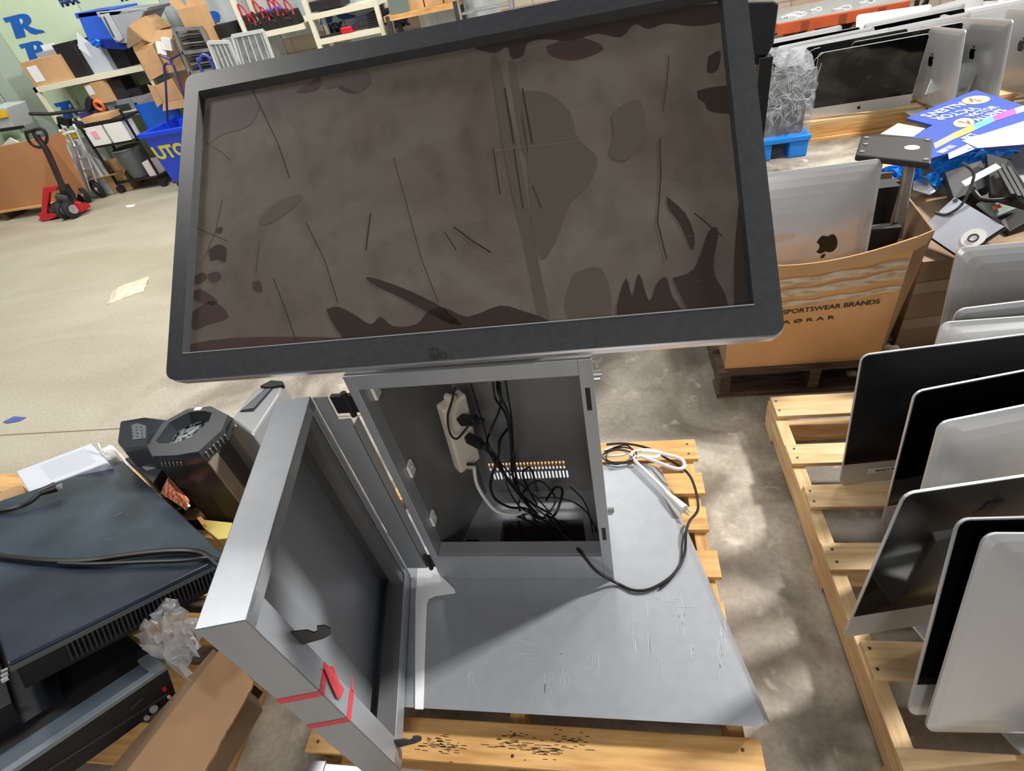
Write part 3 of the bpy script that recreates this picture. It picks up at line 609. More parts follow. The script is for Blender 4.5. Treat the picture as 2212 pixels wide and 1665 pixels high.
# ================================================================== BOX OF COMPUTERS
def carton(name, label, cen, size, yaw, mt, flaps=(), group=None, t=.005, closed=False, cat='box', tilt=0, roll=0):
    w_, d_, h_ = size; RM = euler(yaw, tilt, roll); r = thing(name, label, cat, cen, RM, group); M = WM[r.name]
    b = MB(); b.M = M
    b.b2((-w_/2,-d_/2,0),(w_/2,-d_/2+t,h_)); b.b2((-w_/2,d_/2-t,0),(w_/2,d_/2,h_)); b.b2((-w_/2,-d_/2+t,0),(-w_/2+t,d_/2-t,h_)); b.b2((w_/2-t,-d_/2+t,0),(w_/2,d_/2-t,h_)); b.b2((-w_/2+t,-d_/2+t,0),(w_/2-t,d_/2-t,t))
    if closed: b.b2((-w_/2+t,-d_/2+t,h_-t),(w_/2-t,d_/2-t,h_))
    b.build('walls', mt, r)
    for side, ln, an in flaps:
        a = R(an)    # 0 = flat outwards, 90 = straight up
        f = MB(); f.M = M; c_, s_ = math.cos(a)*ln, math.sin(a)*ln
        if side == 'f': pl = [(-w_/2,-d_/2,h_),(w_/2,-d_/2,h_),(w_/2-.01,-d_/2-c_,h_+s_),(-w_/2+.01,-d_/2-c_,h_+s_)]
        if side == 'b': pl = [(-w_/2,d_/2,h_),(w_/2,d_/2,h_),(w_/2-.01,d_/2+c_,h_+s_),(-w_/2+.01,d_/2+c_,h_+s_)]
        if side == 'l': pl = [(-w_/2,-d_/2,h_),(-w_/2,d_/2,h_),(-w_/2-c_,d_/2-.01,h_+s_),(-w_/2-c_,-d_/2+.01,h_+s_)]
        if side == 'r': pl = [(w_/2,-d_/2,h_),(w_/2,d_/2,h_),(w_/2+c_,d_/2-.01,h_+s_),(w_/2+c_,-d_/2+.01,h_+s_)]
        f.add(pl, [(0,1,2,3)]); f.build('flap', mt, r, solid=t)
    return r
dp = thing('dark_wooden_pallet', 'old dark wooden pallet under the amber cardboard box of computers', 'pallet', (.8,2.1,0))
for k in range(6): MB().b2((.40,1.765+k*.15,.122),(1.09,1.765+k*.15+.10,.14)).build('deck_board', wooddk, dp)
for xa in (.41,.75,1.04): MB().b2((xa,1.77,.02),(xa+.04,2.6,.122)).build('stringer', wooddk, dp)
for ya in (1.765,2.15,2.5): MB().b2((.40,ya,.001),(1.09,ya+.1,.02)).build('bottom_board', wooddk, dp)
bx = thing('cardboard_box', 'big amber cardboard box with packing tape and brand print, holding computers', 'box', (.72,2.1,.142))
fx0, fx1, fy, fyb = .425, 1.02, 1.785, 2.45
b = MB(); N_ = 14
def topz(s): return .615+.04*s-.028*math.sin(math.pi*s)
for k in range(N_):
    s0_, s1_ = k/N_, (k+1)/N_; xa, xb_ = fx0+(fx1-fx0-.03)*s0_, fx0+(fx1-fx0-.03)*s1_; ba, bb = -.02*math.sin(math.pi*s0_), -.02*math.sin(math.pi*s1_)
    b.add([(xa+.0,fy,.142),(xb_,fy,.142),(xb_-.0,fy+bb,topz(s1_)),(xa,fy+ba,topz(s0_)),(xa,fy+.006,.142),(xb_,fy+.006,.142),(xb_,fy+bb+.006,topz(s1_)),(xa,fy+ba+.006,topz(s0_))], [(0,1,2,3),(7,6,5,4),(3,2,6,7),(0,4,5,1)])
b.build('front_wall', cardw, bx)
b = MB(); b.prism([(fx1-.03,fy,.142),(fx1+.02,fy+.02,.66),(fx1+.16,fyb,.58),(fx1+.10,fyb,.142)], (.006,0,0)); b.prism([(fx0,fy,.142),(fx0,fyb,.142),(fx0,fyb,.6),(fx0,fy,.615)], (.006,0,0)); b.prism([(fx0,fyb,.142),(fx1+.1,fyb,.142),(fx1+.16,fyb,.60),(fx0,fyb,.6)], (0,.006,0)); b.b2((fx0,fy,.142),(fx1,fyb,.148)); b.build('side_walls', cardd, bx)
b = MB()
for k in range(N_):
    s0_, s1_ = k/N_, (k+1)/N_; xa, xb_ = fx0+(fx1-fx0-.03)*s0_, fx0+(fx1-fx0-.03)*s1_; ba, bb = -.02*math.sin(math.pi*s0_), -.02*math.sin(math.pi*s1_)
    b.add([(xa,fy+ba-.003,topz(s0_)-.042),(xb_,fy+bb-.003,topz(s1_)-.042),(xb_,fy+bb-.004,topz(s1_)+.004),(xa,fy+ba-.004,topz(s0_)+.004)], [(0,1,2,3)])
b.add([(fx1-.03,fy-.003,.607),(fx1-.03,fy-.004,.66),(fx1+.022,fy+.018,.665),(fx1+.012,fy+.018,.617)],[(0,1,2,3)])
b.build('folded_rim', card, bx, solid=.004)
for zz0, th, dz in ((.505,.030,.045),(.455,.034,.05),(.418,.022,.035)):
    b = MB()
    for k in range(N_):
        s0_, s1_ = k/N_, (k+1)/N_; xa, xb_ = fx0+(fx1-fx0-.035)*s0_, fx0+(fx1-fx0-.035)*s1_
        f_ = lambda s: zz0+dz*s+.004*math.sin(s*23); g_ = lambda s, z: -.02*math.sin(math.pi*s)*(z-.142)/.47-.0035-.0015*math.sin(s*40)
        b.add([(xa,fy+g_(s0_,f_(s0_)),f_(s0_)),(xb_,fy+g_(s1_,f_(s1_)),f_(s1_)),(xb_,fy+g_(s1_,f_(s1_)+th),f_(s1_)+th),(xa,fy+g_(s0_,f_(s0_)+th),f_(s0_)+th)], [(0,1,2,3)])
    b.build('packing_tape', tapem, bx)
a = at(1690,679,y=fy-.012); c = at(1900,655,y=fy-.012)
text('SPORTSWEAR BRANDS', a, c-a, (0,0,1), .027, ink, bx, width=(c-a).length, bold=.0006)
a = at(1690,700,y=fy-.010); c = at(1804,688,y=fy-.010)
text('A\u00d8RAR', a, c-a, (0,0,1), .022, ink, bx, width=(c-a).length, bold=.0006, space=1.6)
# upside-down computer in the box, rear to us
Rb = euler(0,10,0)
TRp = at(1908,341,y=1.98); up_ = Rb @ Vector((0,0,1))
M = Matrix.Translation(TRp - Rb @ Vector((.265,0,0))) @ (Rb @ Matrix.Rotation(math.pi,3,'Z') @ Matrix.Rotation(math.pi,3,'Y')).to_4x4()
sm_ = make_imac(.53, .45, .07, False); sm_.matrix_world = M; WM[sm_.name] = M; sm_['label'] = 'upside down silver computer with dark fruit mark standing in amber box'; first[(.53,.45,False,.07)] = sm_
rm = [q for q in bpy.data.objects if q.parent == sm_ and q.name.startswith('rear_mark')][0]
tgt = M.inverted() @ plane_hit(1785, 533, M @ Vector((0,.04,0)), M.to_3x3() @ Vector((0,1,0)))
rm.data.transform(Matrix.Translation((tgt.x, 0, tgt.z-.45*.62)))
Rb2 = euler(8,10,4)
tag(MB().add([],[]).prism([at(1640,503,y=1.90),at(1718,503,y=1.90),at(1707,600,y=1.90),at(1640,600,y=1.90)], (0,.006,0)).build('aluminium_panel', alu, bevel=.002), 'small silver panel slipped in front of the upside down computer', 'panel')
Rb3 = euler(20,20,35)
M = Matrix.Translation(at(1740,350,y=2.6)-Rb3 @ Vector((.0,0,.30))) @ Rb3.to_4x4()
dup(first[(.65,.48,True,.085)], Matrix.Translation(Vector((.78,2.38,.30))) @ (Matrix.Rotation(R(-14),3,'X') @ Matrix.Rotation(R(32),3,'Y') @ Matrix.Rotation(math.pi,3,'Y')).to_4x4(), 'tilted dark screened computer behind the upside down one', drop=('stand',))
# monitor stand upside down
st = thing('monitor_stand', 'upside down monitor stand with flat black foot raised over the amber box', 'monitor stand', (.93,2.0,.3))
hz = .86; pf = [at(x,y,z=hz) for x,y in ((1862,292),(2016,298),(2012,352),(1848,334))]
b = MB(); b.prism(pf, (0,0,-.022)); b.build('foot', blackpl, st, bevel=.006)
for x,y in ((1872,298),(2004,303),(2000,345),(1862,328),(1870,312)): p = at(x,y,z=hz); MB().cyl(p, p+Vector((0,0,.003)), .008, 12).build('rubber_pad', mat('grey_rubber',(120,122,126),.7), st)
p = at(1970,319,z=hz+.0006); b = MB(); b.cyl(p, p+Vector((0,0,.001)), .022, 20); b.build('round_sticker', white, st)
tp_ = at(1966,350,z=hz-.04); bt_ = at(1936,515,y=2.02); b = MB(); b.bar(tp_, bt_, .034, .022, up=(0,1,0)); b.build('post', galv, st, bevel=.006)
# dark contents of the box
for k, (x, y_, h_, w_) in enumerate(((.98,1.99,.60,.10),(1.03,2.2,.66,.12),(1.10,2.33,.62,.10))):
    tag(MB().b2((x-w_/2,y_-.02,.16),(x+w_/2,y_+.02,h_)).build('equipment_case', blackm, bevel=.004), ['black panel at the right end inside the amber box','tall black panel behind the monitor post in amber box','black panel at back corner inside the amber box'][k], 'panel')
# second box with grey monitor on top
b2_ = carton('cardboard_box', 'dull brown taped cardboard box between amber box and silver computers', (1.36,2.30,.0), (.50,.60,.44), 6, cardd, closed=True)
M = WM[b2_.name]
for zz0 in (.13,.30): q = MB(); q.M = M; q.b2((-.252,-.302,zz0),(.252,-.3005,zz0+.05)); q.b2((-.2515,-.302,zz0),(-.2505,.302,zz0+.05)); q.build('packing_tape', mat('brown_tape',(140,116,84),.3), b2_)
mg = thing('grey_monitor', 'flat grey monitor lying back up on the dull brown box', 'monitor', (1.3,2.1,.5))
qd = [at(2062,424,z=.60),at(1984,496,z=.50),at(2072,556,z=.47),at(2240,520,z=.52)]
qd[3] = qd[0]+(qd[2]-qd[1])*1.15
nn = (qd[1]-qd[0]).cross(qd[2]-qd[0]).normalized(); nn = nn if nn.z > 0 else -nn
q = MB(); q.prism(qd, nn*-.02); q.build('edge_frame', blackm, mg, bevel=.003)
cc = sum(qd, Vector())/4; q = MB(); q.prism([cc+(p-cc)*.965+nn*.0005 for p in qd], nn*.0012); q.build('back_panel', mat('grey_lilac_panel',(190,194,206),.35,.3), mg)
p = plane_hit(2103,515,cc,nn)+nn*.002; q = MB(); q.cyl(p, p+nn*.002, .036, 26); q.build('round_plate', white, mg); q = MB(); q.torus(p+nn*.0025, nn, .014, .003, 20, 6); q.build('plate_ring', steeldk, mg)
for x,y in ((2064,434),(1993,498)): p = plane_hit(x,y,cc,nn)+nn*.002; q = MB(); q.cyl(p,p+nn*.002,.008,12); q.build('corner_pad', steeldk, mg)
p = plane_hit(2153,475,cc,nn)+nn*.0018; q = MB(); q.bar(p-(qd[2]-qd[1]).normalized()*.018, p+(qd[2]-qd[1]).normalized()*.018, .01, .002, up=nn); q.build('slot', blackm, mg)
pts = [plane_hit(x,y,cc,nn)+nn*h for x,y,h in ((2020,460,.004),(2045,465,.006),(2075,450,.012),(2095,425,.03),(2110,395,.06),(2090,385,.1))]
wire('grey_cable', 'grey cable curling over the corner of the flat grey monitor', pts, .005, mat('grey_cable',(70,72,76),.4))
# junk pile: black cases
def slab(name, label, quad, th, mt, cat, bevel=.003):
    q = [Vector(p) for p in quad]; n_ = (q[1]-q[0]).cross(q[2]-q[0]).normalized(); n_ = n_ if n_.z > 0 else -n_
    return tag(MB().prism(q, n_*-th).build(name, mt, bevel=bevel), label, cat)
A4 = lambda pts, zs: [at(x,y,z=z_) for (x,y), z_ in zip(pts, zs)]
slab('black_keyboard', 'ribbed black keyboard shaped panel on the heap at far right', A4(((2130,330),(2180,345),(2250,450),(2140,420)), (.62,.62,.60,.56)), .025, blackm, 'keyboard')
slab('equipment_case', 'dark case panel under the silver laptop stand on right heap', A4(((2080,400),(2140,375),(2250,460),(2180,500)), (.50,.50,.5,.46)), .03, blackm, 'panel')
slab('silver_bracket', 'thin silver bracket lying across the black cases at right', A4(((2075,392),(2150,352),(2164,360),(2085,402)), (.64,.66,.66,.64)), .006, alu, 'bracket')
slab('clear_tray', 'clear plastic tray with orange mark among the black cases', A4(((2110,438),(2160,428),(2200,448),(2150,468)), (.52,.52,.5,.5)), .012, mat('smoky_tray',(120,132,128),.15), 'tray')
slab('orange_sticker', 'small orange sticker on the clear tray among black cases', A4(((2142,446),(2160,440),(2168,447),(2146,452)), (.522,.522,.521,.521)), .001, orange, 'sticker', 0)
slab('equipment_case', 'big black case side under the silver bracket on right heap', A4(((2040,372),(2120,345),(2140,400),(2060,430)), (.56,.58,.55,.52)), .04, blackm, 'panel')
q = thing('grey_case', 'pale grey metal case at the right edge beyond the black keyboard', 'case', (1.9,2.5,0)); MB().prism(A4(((2150,330),(2212,300),(2290,400),(2212,430)), (.5,.5,.5,.5)), (0,0,-.3)).build('case_body', mat('grey_green_case',(150,158,156),.4), q); 
for x,y in ((2180,345),(2195,330)): p = at(x,y,z=.5); MB().cyl(p,p+Vector((0,0,.003)),.006,8).build('screw', steeldk, q)
wire('black_cable', 'thick black cable draped across the black cases at far right', [at(2100,405,z=.6),at(2120,430,z=.58),at(2160,432,z=.58),at(2212,425,z=.58)], .008)
# mark ribs of keyboard
for k in range(3):
    a = at(2150+k*14,352+k*4,z=.625); c = at(2188+k*14,420+k*4,z=.605); tag(MB().bar(a,c,.012,.006).build('keyboard_rib', blackpl), ['left rib on top of the black keyboard panel','middle rib on top of the black keyboard panel','right rib on top of the black keyboard panel'][k], 'rib')
# ---- blue printed cartons, flattened
vc = thing('flattened_carton', 'flattened blue coffee carton with big white upright and upside down lettering', 'carton', (1.75,3.0,.58))
zc = .62
def zp(x, y, h=zc): return at(x, y, z=h)
rim = [(1958,255),(2080,205),(2108,194),(2212,228),(2300,262),(2290,300),(2212,312),(2098,322),(2050,330),(2000,345),(1960,300),(2015,270)]
MB().prism([zp(*p) for p in rim], (0,0,-.012)).build('printed_panel', bluecard, vc)
MB().prism([zp(x,y,zc+.001) for x,y in ((2112,320),(2078,304),(2212,262),(2300,236),(2300,300),(2212,312))], (0,0,.001)).build('plain_panel', whitecard, vc)
MB().prism([zp(x,y,zc+.001) for x,y in ((2048,332),(2090,312),(2105,322),(2050,344))], (0,0,.001)).build('plain_flap', whitecard, vc)
MB().prism([zp(x,y,zc+.002) for x,y in ((1902,290),(1940,267),(1998,278),(1972,296))], (0,0,.002)).build('white_flap', whitecard, vc)
for cx_, cy_, w2, h2, ud in ((2108,216,31,9,True),(2082,265,23,10,False)):
    for nm, k, m_, dz in (('badge_rim',1.0,mat('gold_print',(222,170,96),.5),.0012),('badge',.86,mat('cream_print',(244,222,176),.5),.0018)):
        MB().prism([zp(cx_+w2*k*math.cos(t_),cy_+h2*k*math.sin(t_)-0.08*w2*k*math.cos(t_),zc+dz) for t_ in [2*math.pi*i/24 for i in range(24)]], (0,0,.0004)).build(nm, m_, vc)
    s = -1 if ud else 1
    MB().prism([zp(cx_+x*s,cy_+y*s,zc+.0024) for x,y in ((-14,-2),(12,3),(16,5),(10,-5),(6,-4),(8,1),(-10,-4))], (0,0,.0004)).build('badge_letter', mat('brown_print',(130,62,30),.5), vc)
def ptext(body, p0, p1, pu, mt, hgt, z_=.0015, **k):
    a, c, u_ = zp(*p0,zc+z_), zp(*p1,zc+z_), zp(*pu,zc+z_); text(body, a, c-a, u_-a, hgt, mt, vc, width=(c-a).length, bold=.001, **k)
ptext('VICTOR', (2100,253),(2160,231),(2096,245), whiteink, .052); ptext("ALLEN'S", (2114,262),(2177,238),(2110,254), whiteink, .052)
ptext('VICTOR', (2099,231),(2009,256),(2108,240), whiteink, .070); ptext("ALLEN'S", (2073,221),(1985,250),(2082,229), whiteink, .070)
ptext('80CT', (2092,302),(2115,291),(2087,299), whiteink, .05); ptext('VARIETY PACK', (2036,331),(2066,315),(2033,328), whiteink, .035)
for (xa,ya),(xb_,yb_),c_ in (((2020,322),(2062,300),(150,152,140)),((2062,300),(2106,281),(228,170,90)),((2106,281),(2148,262),(96,170,226)),((2148,262),(2196,246),(206,84,160)),((2196,246),(2240,232),(180,190,196))):
    MB().prism([zp(xa,ya,zc+.0012),zp(xb_,yb_,zc+.0012),zp(xb_-4,yb_-12,zc+.0012),zp(xa-4,ya-12,zc+.0012)], (0,0,.0006)).build('colour_band', mat('band%d' % c_[0], c_, .5), vc)
# under heap
slab('white_carton_sheet', 'white inside of a torn carton below the blue plastic', A4(((2020,366),(2128,338),(2150,345),(2060,400),(2015,378)), (.5,.54,.54,.47,.48)), .006, whitecard, 'carton')
slab('white_carton_flap', 'lowest white carton flap hanging by the stand post', A4(((1975,388),(2000,385),(2022,412),(2010,420),(1972,408)), (.5,.5,.48,.47,.48)), .005, whitecard, 'carton')
slab('printed_carton_scrap', 'orange badge scrap of blue carton behind the stand foot', A4(((1900,348),(1940,345),(1955,360),(1925,368),(1902,362)), (.55,.55,.54,.53,.54)), .004, mat('gold_print',(222,170,96),.5), 'carton')
def crumple(name, label, pts, h, mt, cat, seed, amp=.03, parent=None, nx=14, ny=8):
    rr_ = random.Random(seed); a, b_, c_, d_ = [Vector(p) for p in pts]; vs = []; fs = []
    for j in range(ny+1):
        for i in range(nx+1):
            s, t_ = i/nx, j/ny; p = a*(1-s)*(1-t_)+b_*s*(1-t_)+c_*s*t_+d_*(1-s)*t_
            e = 4*s*(1-s)*4*t_*(1-t_)
            vs.append(p+Vector((rr_.uniform(-1,1)*amp*.5, rr_.uniform(-1,1)*amp*.5, h*e**.5+rr_.uniform(-1,1)*amp*(.3+.7*e))))
    for j in range(ny):
        for i in range(nx): fs.append((j*(nx+1)+i, j*(nx+1)+i+1, (j+1)*(nx+1)+i+1, (j+1)*(nx+1)+i))
    o = MB().add(vs, fs).build(name, mt, parent, smooth=False, solid=.0015)
    return tag(o, label, cat) if parent is None else o
crumple('blue_plastic_bag', 'crumpled blue plastic bag sheet below the flattened coffee carton', A4(((2000,345),(2200,318),(2205,326),(2030,384)), (.6,.6,.58,.52)), .03, bluefilm, 'plastic bag', 3, .02)
crumple('blue_plastic_bag', 'crumpled blue plastic beside the post of the upside down stand', A4(((1895,372),(1995,350),(1990,388),(1905,392)), (.56,.56,.52,.52)), .03, bluefilm, 'plastic bag', 5, .025)
crumple('blue_plastic_strap', 'short strip of blue plastic film hanging at right of white carton', A4(((1995,380),(2015,372),(2040,402),(2025,410)), (.55,.55,.5,.5)), .02, bluefilm, 'plastic bag', 8, .012, nx=8, ny=5)
hp = thing('heap_of_cartons', 'dark loose heap of black plastic under the blue cartons', 'heap', (1.9,2.9,0)); 
crumple('dark_heap', '', [(1.25,2.45,0),(2.6,2.45,0),(2.9,3.9,0),(1.5,3.6,0)], .45, mat('dark_heap',(30,30,34),.7), '', 11, .05, parent=hp, nx=18, ny=14)
# ================================================================== LEFT PILE
def unit(name, label, P0, d1, d2, L1, L2, th, mt, cat='audio unit'):
    """slab with near-left top corner P0, d1 along the near edge, d2 going away-left"""
    return (Vector(P0), Vector(d1).normalized(), Vector(d2).normalized())
E1 = Vector((.525,.777,-.346)).normalized(); E2 = Vector((-.848,.512,-.137)).normalized(); EN = E1.cross(E2).normalized()
if EN.z < 0: EN = -EN
P0 = at(15,1432,z=.62)
scr = mat('scratched_black_panel', (70,80,98), .28, .35, var=.3, scale=5)
def slab3(b, p, a, la, c, lc, th): b.prism([p, p+a*la, p+a*la+c*lc, p+c*lc], EN*-th)
ub = thing('rack_amplifier', 'large scratched black flat amplifier with ribbed side, tilted on the left pile', 'amplifier', P0-EN*.1)
L1 = (plane_hit(488,1200,P0,EN)-P0).length
b = MB(); slab3(b, P0, E1, L1, E2, 1.0, .012); b.build('top_cover', scr, ub, bevel=.004)
b = MB(); slab3(b, P0+E2*.02-EN*.012+E1*.008, E1, L1-.016, E2, .96, .085); b.build('case_body', blackm, ub)
b = MB(); b.prism([P0+E2*.0-EN*.012, P0+E1*L1-EN*.012, P0+E1*L1-EN*.026, P0-EN*.026], E2*.02); b.build('front_rail', mat('rail_grey',(92,98,106),.4,.3), ub)
b = MB()
for k in range(34):
    s = .10+k*(L1-.13)/34; p = P0+E1*s-EN*.030+E2*.012; b.bar(p, p-EN*.05, .004, .010, up=E2)
b.build('cooling_fins', mat('fin_black',(44,48,54),.4), ub)
rs = random.Random(5); b = MB()
for k in range(36):
    q = plane_hit(rs.gauss(270,60), rs.gauss(1110,50), P0, EN)+EN*.0006; a_ = (E1*rs.uniform(-1,1)+E2*rs.uniform(-.6,.6))*rs.uniform(.008,.03); b.bar(q, q+a_, .0008, .0003, up=EN)
b.build('pale_scratches', mat('scratch_blue',(120,126,136),.5), ub)
# second unit below with silver frame
P1 = plane_hit(42,1665,P0-EN*.17,EN); Pc = plane_hit(362,1447,P0-EN*.17,EN); F1 = (Pc-P1).normalized(); F2 = (E2-F1*E2.dot(F1)).normalized()
u2 = thing('framed_monitor', 'black flat unit with light grey frame edge lying below the ribbed amplifier', 'monitor', Pc-EN*.2)
LL = (Pc-P1).length+.12
b = MB(); b.prism([Pc, Pc-F1*LL, Pc-F1*LL+F2*.9, Pc+F2*.9], EN*-.09); b.build('case_body', blackm, u2)
fr_ = mat('frame_grey',(128,138,146),.35,.3)
b = MB(); b.prism([Pc, Pc-F1*LL, Pc-F1*LL+F2*.022, Pc+F2*.022], EN*.012); b.prism([Pc+F2*.022, Pc-F1*.03+F2*.022, Pc-F1*.03+F2*.09, Pc+F2*.09], EN*.012); b.build('raised_frame', fr_, u2, bevel=.002)
b = MB(); b.prism([Pc-F1*.03+F2*.03, Pc-F1*LL+F2*.03, Pc-F1*LL+F2*.08, Pc-F1*.03+F2*.08], EN*.002); b.build('glass_strip', mat('blue_grey_glass',(92,104,116),.2), u2)
b = MB(); b.prism([Pc-F1*.18+F2*.12, Pc-F1*LL+F2*.12, Pc-F1*LL+F2*.8, Pc-F1*.04+F2*.8], EN*.012); b.build('dark_panel', mat('dark_panel',(26,30,36),.3), u2)
sideN = -F2
def jack(px, py, r, mt, nm):
    p = plane_hit(px, py, Pc, F2); MB().cyl(p, p-F2*.006, r, 14).build(nm, mt, u2)
jack(331,1530,.009,mat('jack_grey',(170,166,160),.4),'round_jack'); jack(316,1549,.006,mat('jack_grey',(170,166,160),.4),'small_jack'); jack(354,1487,.005,redp,'red_jack'); jack(364,1504,.004,pink,'pink_jack')
b = MB(); a = plane_hit(100,1665,Pc,F2); c = plane_hit(360,1500,Pc,F2); b.bar(a,c,.004,.006); a = plane_hit(280,1530,Pc,F2); c = plane_hit(308,1505,Pc,F2); b.bar(a,c,.012,.004); b.build('side_trim', steeldk, u2)
q_ = thing('audio_receiver', 'black receiver with sockets under the left end of the amplifier', 'receiver', P0-EN*.3)
b = MB(); b.prism([P0-EN*.10-E1*.02, P0-EN*.10-E1*.35, P0-EN*.10-E1*.35+E2*.5, P0-EN*.10-E1*.02+E2*.5], EN*-.06); b.build('case_body', blackm, q_)
for k in range(3): p = plane_hit(3,1452+k*10,P0-EN*.10-E1*.02,E1); MB().cyl(p,p+E1*.012,.005,10).build('silver_jack', silver, q_)
# cords across the amplifier
def onA(x, y, h=.012): return plane_hit(x, y, P0, EN)+EN*h
wire('black_cable', 'thick black twin cable running across the scratched amplifier', [onA(-60,1196,.02),onA(0,1207),onA(60,1215),onA(130,1220),onA(200,1218),onA(270,1208),onA(350,1199),onA(410,1198),onA(445,1206),onA(475,1226,.004)], .009)
wire('black_cable', 'thinner black cable under the thick twin cable on the amplifier', [onA(130,1224),onA(200,1226),onA(300,1222),onA(400,1218),onA(450,1212),onA(480,1220)], .006)
cp = thing('black_plug', 'black three pin plug on a cord at upper left of the amplifier', 'plug', onA(110,1075))
a, c = onA(85,1083,.03), onA(128,1070,.035); dr = (c-a).normalized()
MB().tube([onA(-60,1106,.01),onA(0,1109,.01),onA(40,1104,.015),onA(70,1094,.02),onA(92,1082,.03)], .008, 8, 6).build('cord', cable, cp, smooth=True)
MB().cyl(a, c, .010, 14, r2=.019).build('plug_body', cable, cp, smooth=True)
sd = dr.cross(EN).normalized()
for s in (-.008,.008): MB().bar(c+sd*s, c+sd*s+dr*.018, .007, .002, up=EN).build('blade', silver, cp)
MB().cyl(c-EN*.011, c-EN*.011+dr*.016, .003, 8).build('ground_pin', silver, cp)
# white perforated box
wb = thing('white_computer_case', 'white case with perforated panel standing beyond the black amplifier', 'computer case', (-2.1,1.35,.2))
wq = [at(32,1018,z=.38), at(196,957,z=.38), at(240,1005,z=.38), at(100,1075,z=.38)]
wq[2] = wq[1]+(wq[2]-wq[1]).normalized()*.20; wq[3] = wq[0]+(wq[2]-wq[1])
b = MB(); b.prism(wq, (0,0,-.3)); b.build('case_body', mat('cool_white',(206,212,222),.4), wb, bevel=.006)
gq = lambda s, t_: wq[0]*(1-s)*(1-t_)+wq[1]*s*(1-t_)+wq[2]*s*t_+wq[3]*(1-s)*t_
b = MB()
for i in range(26):
    for j in range(13):
        p = gq(.30+.60*i/26+.01*(j%2), .16+.74*j/13)+Vector((0,0,.0004)); b.add([p+Vector((dx,dy,0)) for dx,dy in ((-.0022,0),(0,-.0022),(.0022,0),(0,.0022))], [(0,1,2,3)])
b.build('perforation', mat('hole_grey',(130,136,146),.6), wb)
tag(MB().prism([at(205,975,z=.37),at(240,955,z=.37),at(252,985,z=.34),at(225,1000,z=.34)], (0,0,-.1)).build('white_adapter', white, bevel=.012), 'small rounded white box between the white case and dark computer', 'adapter')
wire('white_cable', 'short white cable end on the small white box', [at(200,962,z=.40),at(212,958,z=.41),at(216,968,z=.40),at(226,975,z=.39),at(222,982,z=.385)], .003, whitecable)
# dark faceted computer behind
dc = thing('desktop_computer', 'dark faceted computer tower with small port panel behind the open hex fronted tower', 'computer', (-1.8,1.45,0))
f1 = [at(x,y,z=z_) for (x,y),z_ in zip(((258,908),(310,899),(366,905),(350,965),(268,973),(252,955)), (.47,.5,.5,.46,.42,.43))]
b = MB(); b.prism(f1, Vector((.05,-.06,-.44))); b.build('case_body', mat('charcoal_plastic',(58,60,64),.35), dc, bevel=.01)
p = [at(x,y,z=.485)+Vector((0,0,.01)) for x,y in ((300,927),(313,923),(331,928),(331,955),(304,958))]
b = MB(); b.prism([q+Vector((.0,-.012,.02)) for q in p], (0,0,.004)); b.build('port_panel', mat('port_panel',(80,84,92),.4), dc)
b = MB()
for i in range(3):
    for j in range(4): c = p[0]*(1-i/3)+p[2]*(i/3)+(p[4]-p[0])*((j+.5)/4.6)+Vector((.003,-.014,.0245)); b.box(c, (.004,.004,.002))
b.build('ports', blackm, dc)
# gaming tower with hexagonal open front
gt = thing('gaming_computer', 'black tower standing on end with an open hexagonal bezel facing up', 'computer', (-1.5,1.2,0))
hz = .50
hexo = [at(x,y,z=hz) for x,y in ((318,962),(352,912),(405,883),(455,877),(492,896),(478,930),(428,975),(380,983),(330,985))]
hexi = [at(x,y,z=hz) for x,y in ((336,953),(366,912),(408,890),(440,887),(458,891),(450,912),(412,944),(378,957),(345,958))]
n = len(hexo); low = [p+Vector((0,0,-.055)) for p in hexo]; cen = sum(hexo, Vector())/n
b = MB(); b.add([p for p in hexo]+hexi, [(i,(i+1)%n,n+(i+1)%n,n+i) for i in range(n)]); mid = [cen+(p-cen)*1.06+Vector((0,0,-.022)) for p in hexo]
b.add(hexo+mid, [(i,(i+1)%n,n+(i+1)%n,n+i) for i in range(n)]); b.add(mid+low, [(i,(i+1)%n,n+(i+1)%n,n+i) for i in range(n)])
hi2 = [cen+(p-cen)*.92+Vector((0,0,-.045)) for p in hexi]; b.add(hexi+hi2, [(i,(i+1)%n,n+(i+1)%n,n+i) for i in range(n)])
b.build('hex_bezel', mat('bezel_charcoal',(52,54,58),.32), gt, smooth=False)
b = MB(); b.add(hi2, [tuple(range(n))]); b.build('mesh_floor', mat('cracked_mesh',(150,156,160),.25,.4, rgb2=(24,26,28), scale=60, detail=3, lo=.44, hi=.56), gt)
dn2 = Vector((.03,-.03,-.44)); b = MB(); b.prism(low, dn2); b.build('case_body', mat('case_gloss_black',(44,44,46),.3), gt, bevel=.004)
q = [p for p in low]; sp_ = [low[4]+Vector((.012,.0,.0)), low[6]+Vector((.012,-.004,0)), low[6]+dn2+Vector((.012,-.004,0)), low[4]+dn2+Vector((.012,0,0))]
b = MB(); b.prism(sp_, Vector((-.006,0,0))); b.build('side_panel', mat('warm_grey_panel',(150,140,130),.35,.3), gt)
b = MB()
for k in range(6):
    s = k/6; p = low[5]*(1-s)+low[6]*s + Vector((.004,-.004,.012)); b.bar(p, p+Vector((.008,-.004,.03)), .003, .004)
    p = low[7]*(1-s)+low[8]*s + Vector((0,-.008,.010)); b.bar(p, p+Vector((.01,-.002,.02)), .004, .004)
b.build('vent_fins', galv, gt)
b = MB(); p = at(428,883,z=hz)+Vector((0,0,.001)); b.box(p, (.03,.016,.001)); b.build('asset_tag', white, gt)
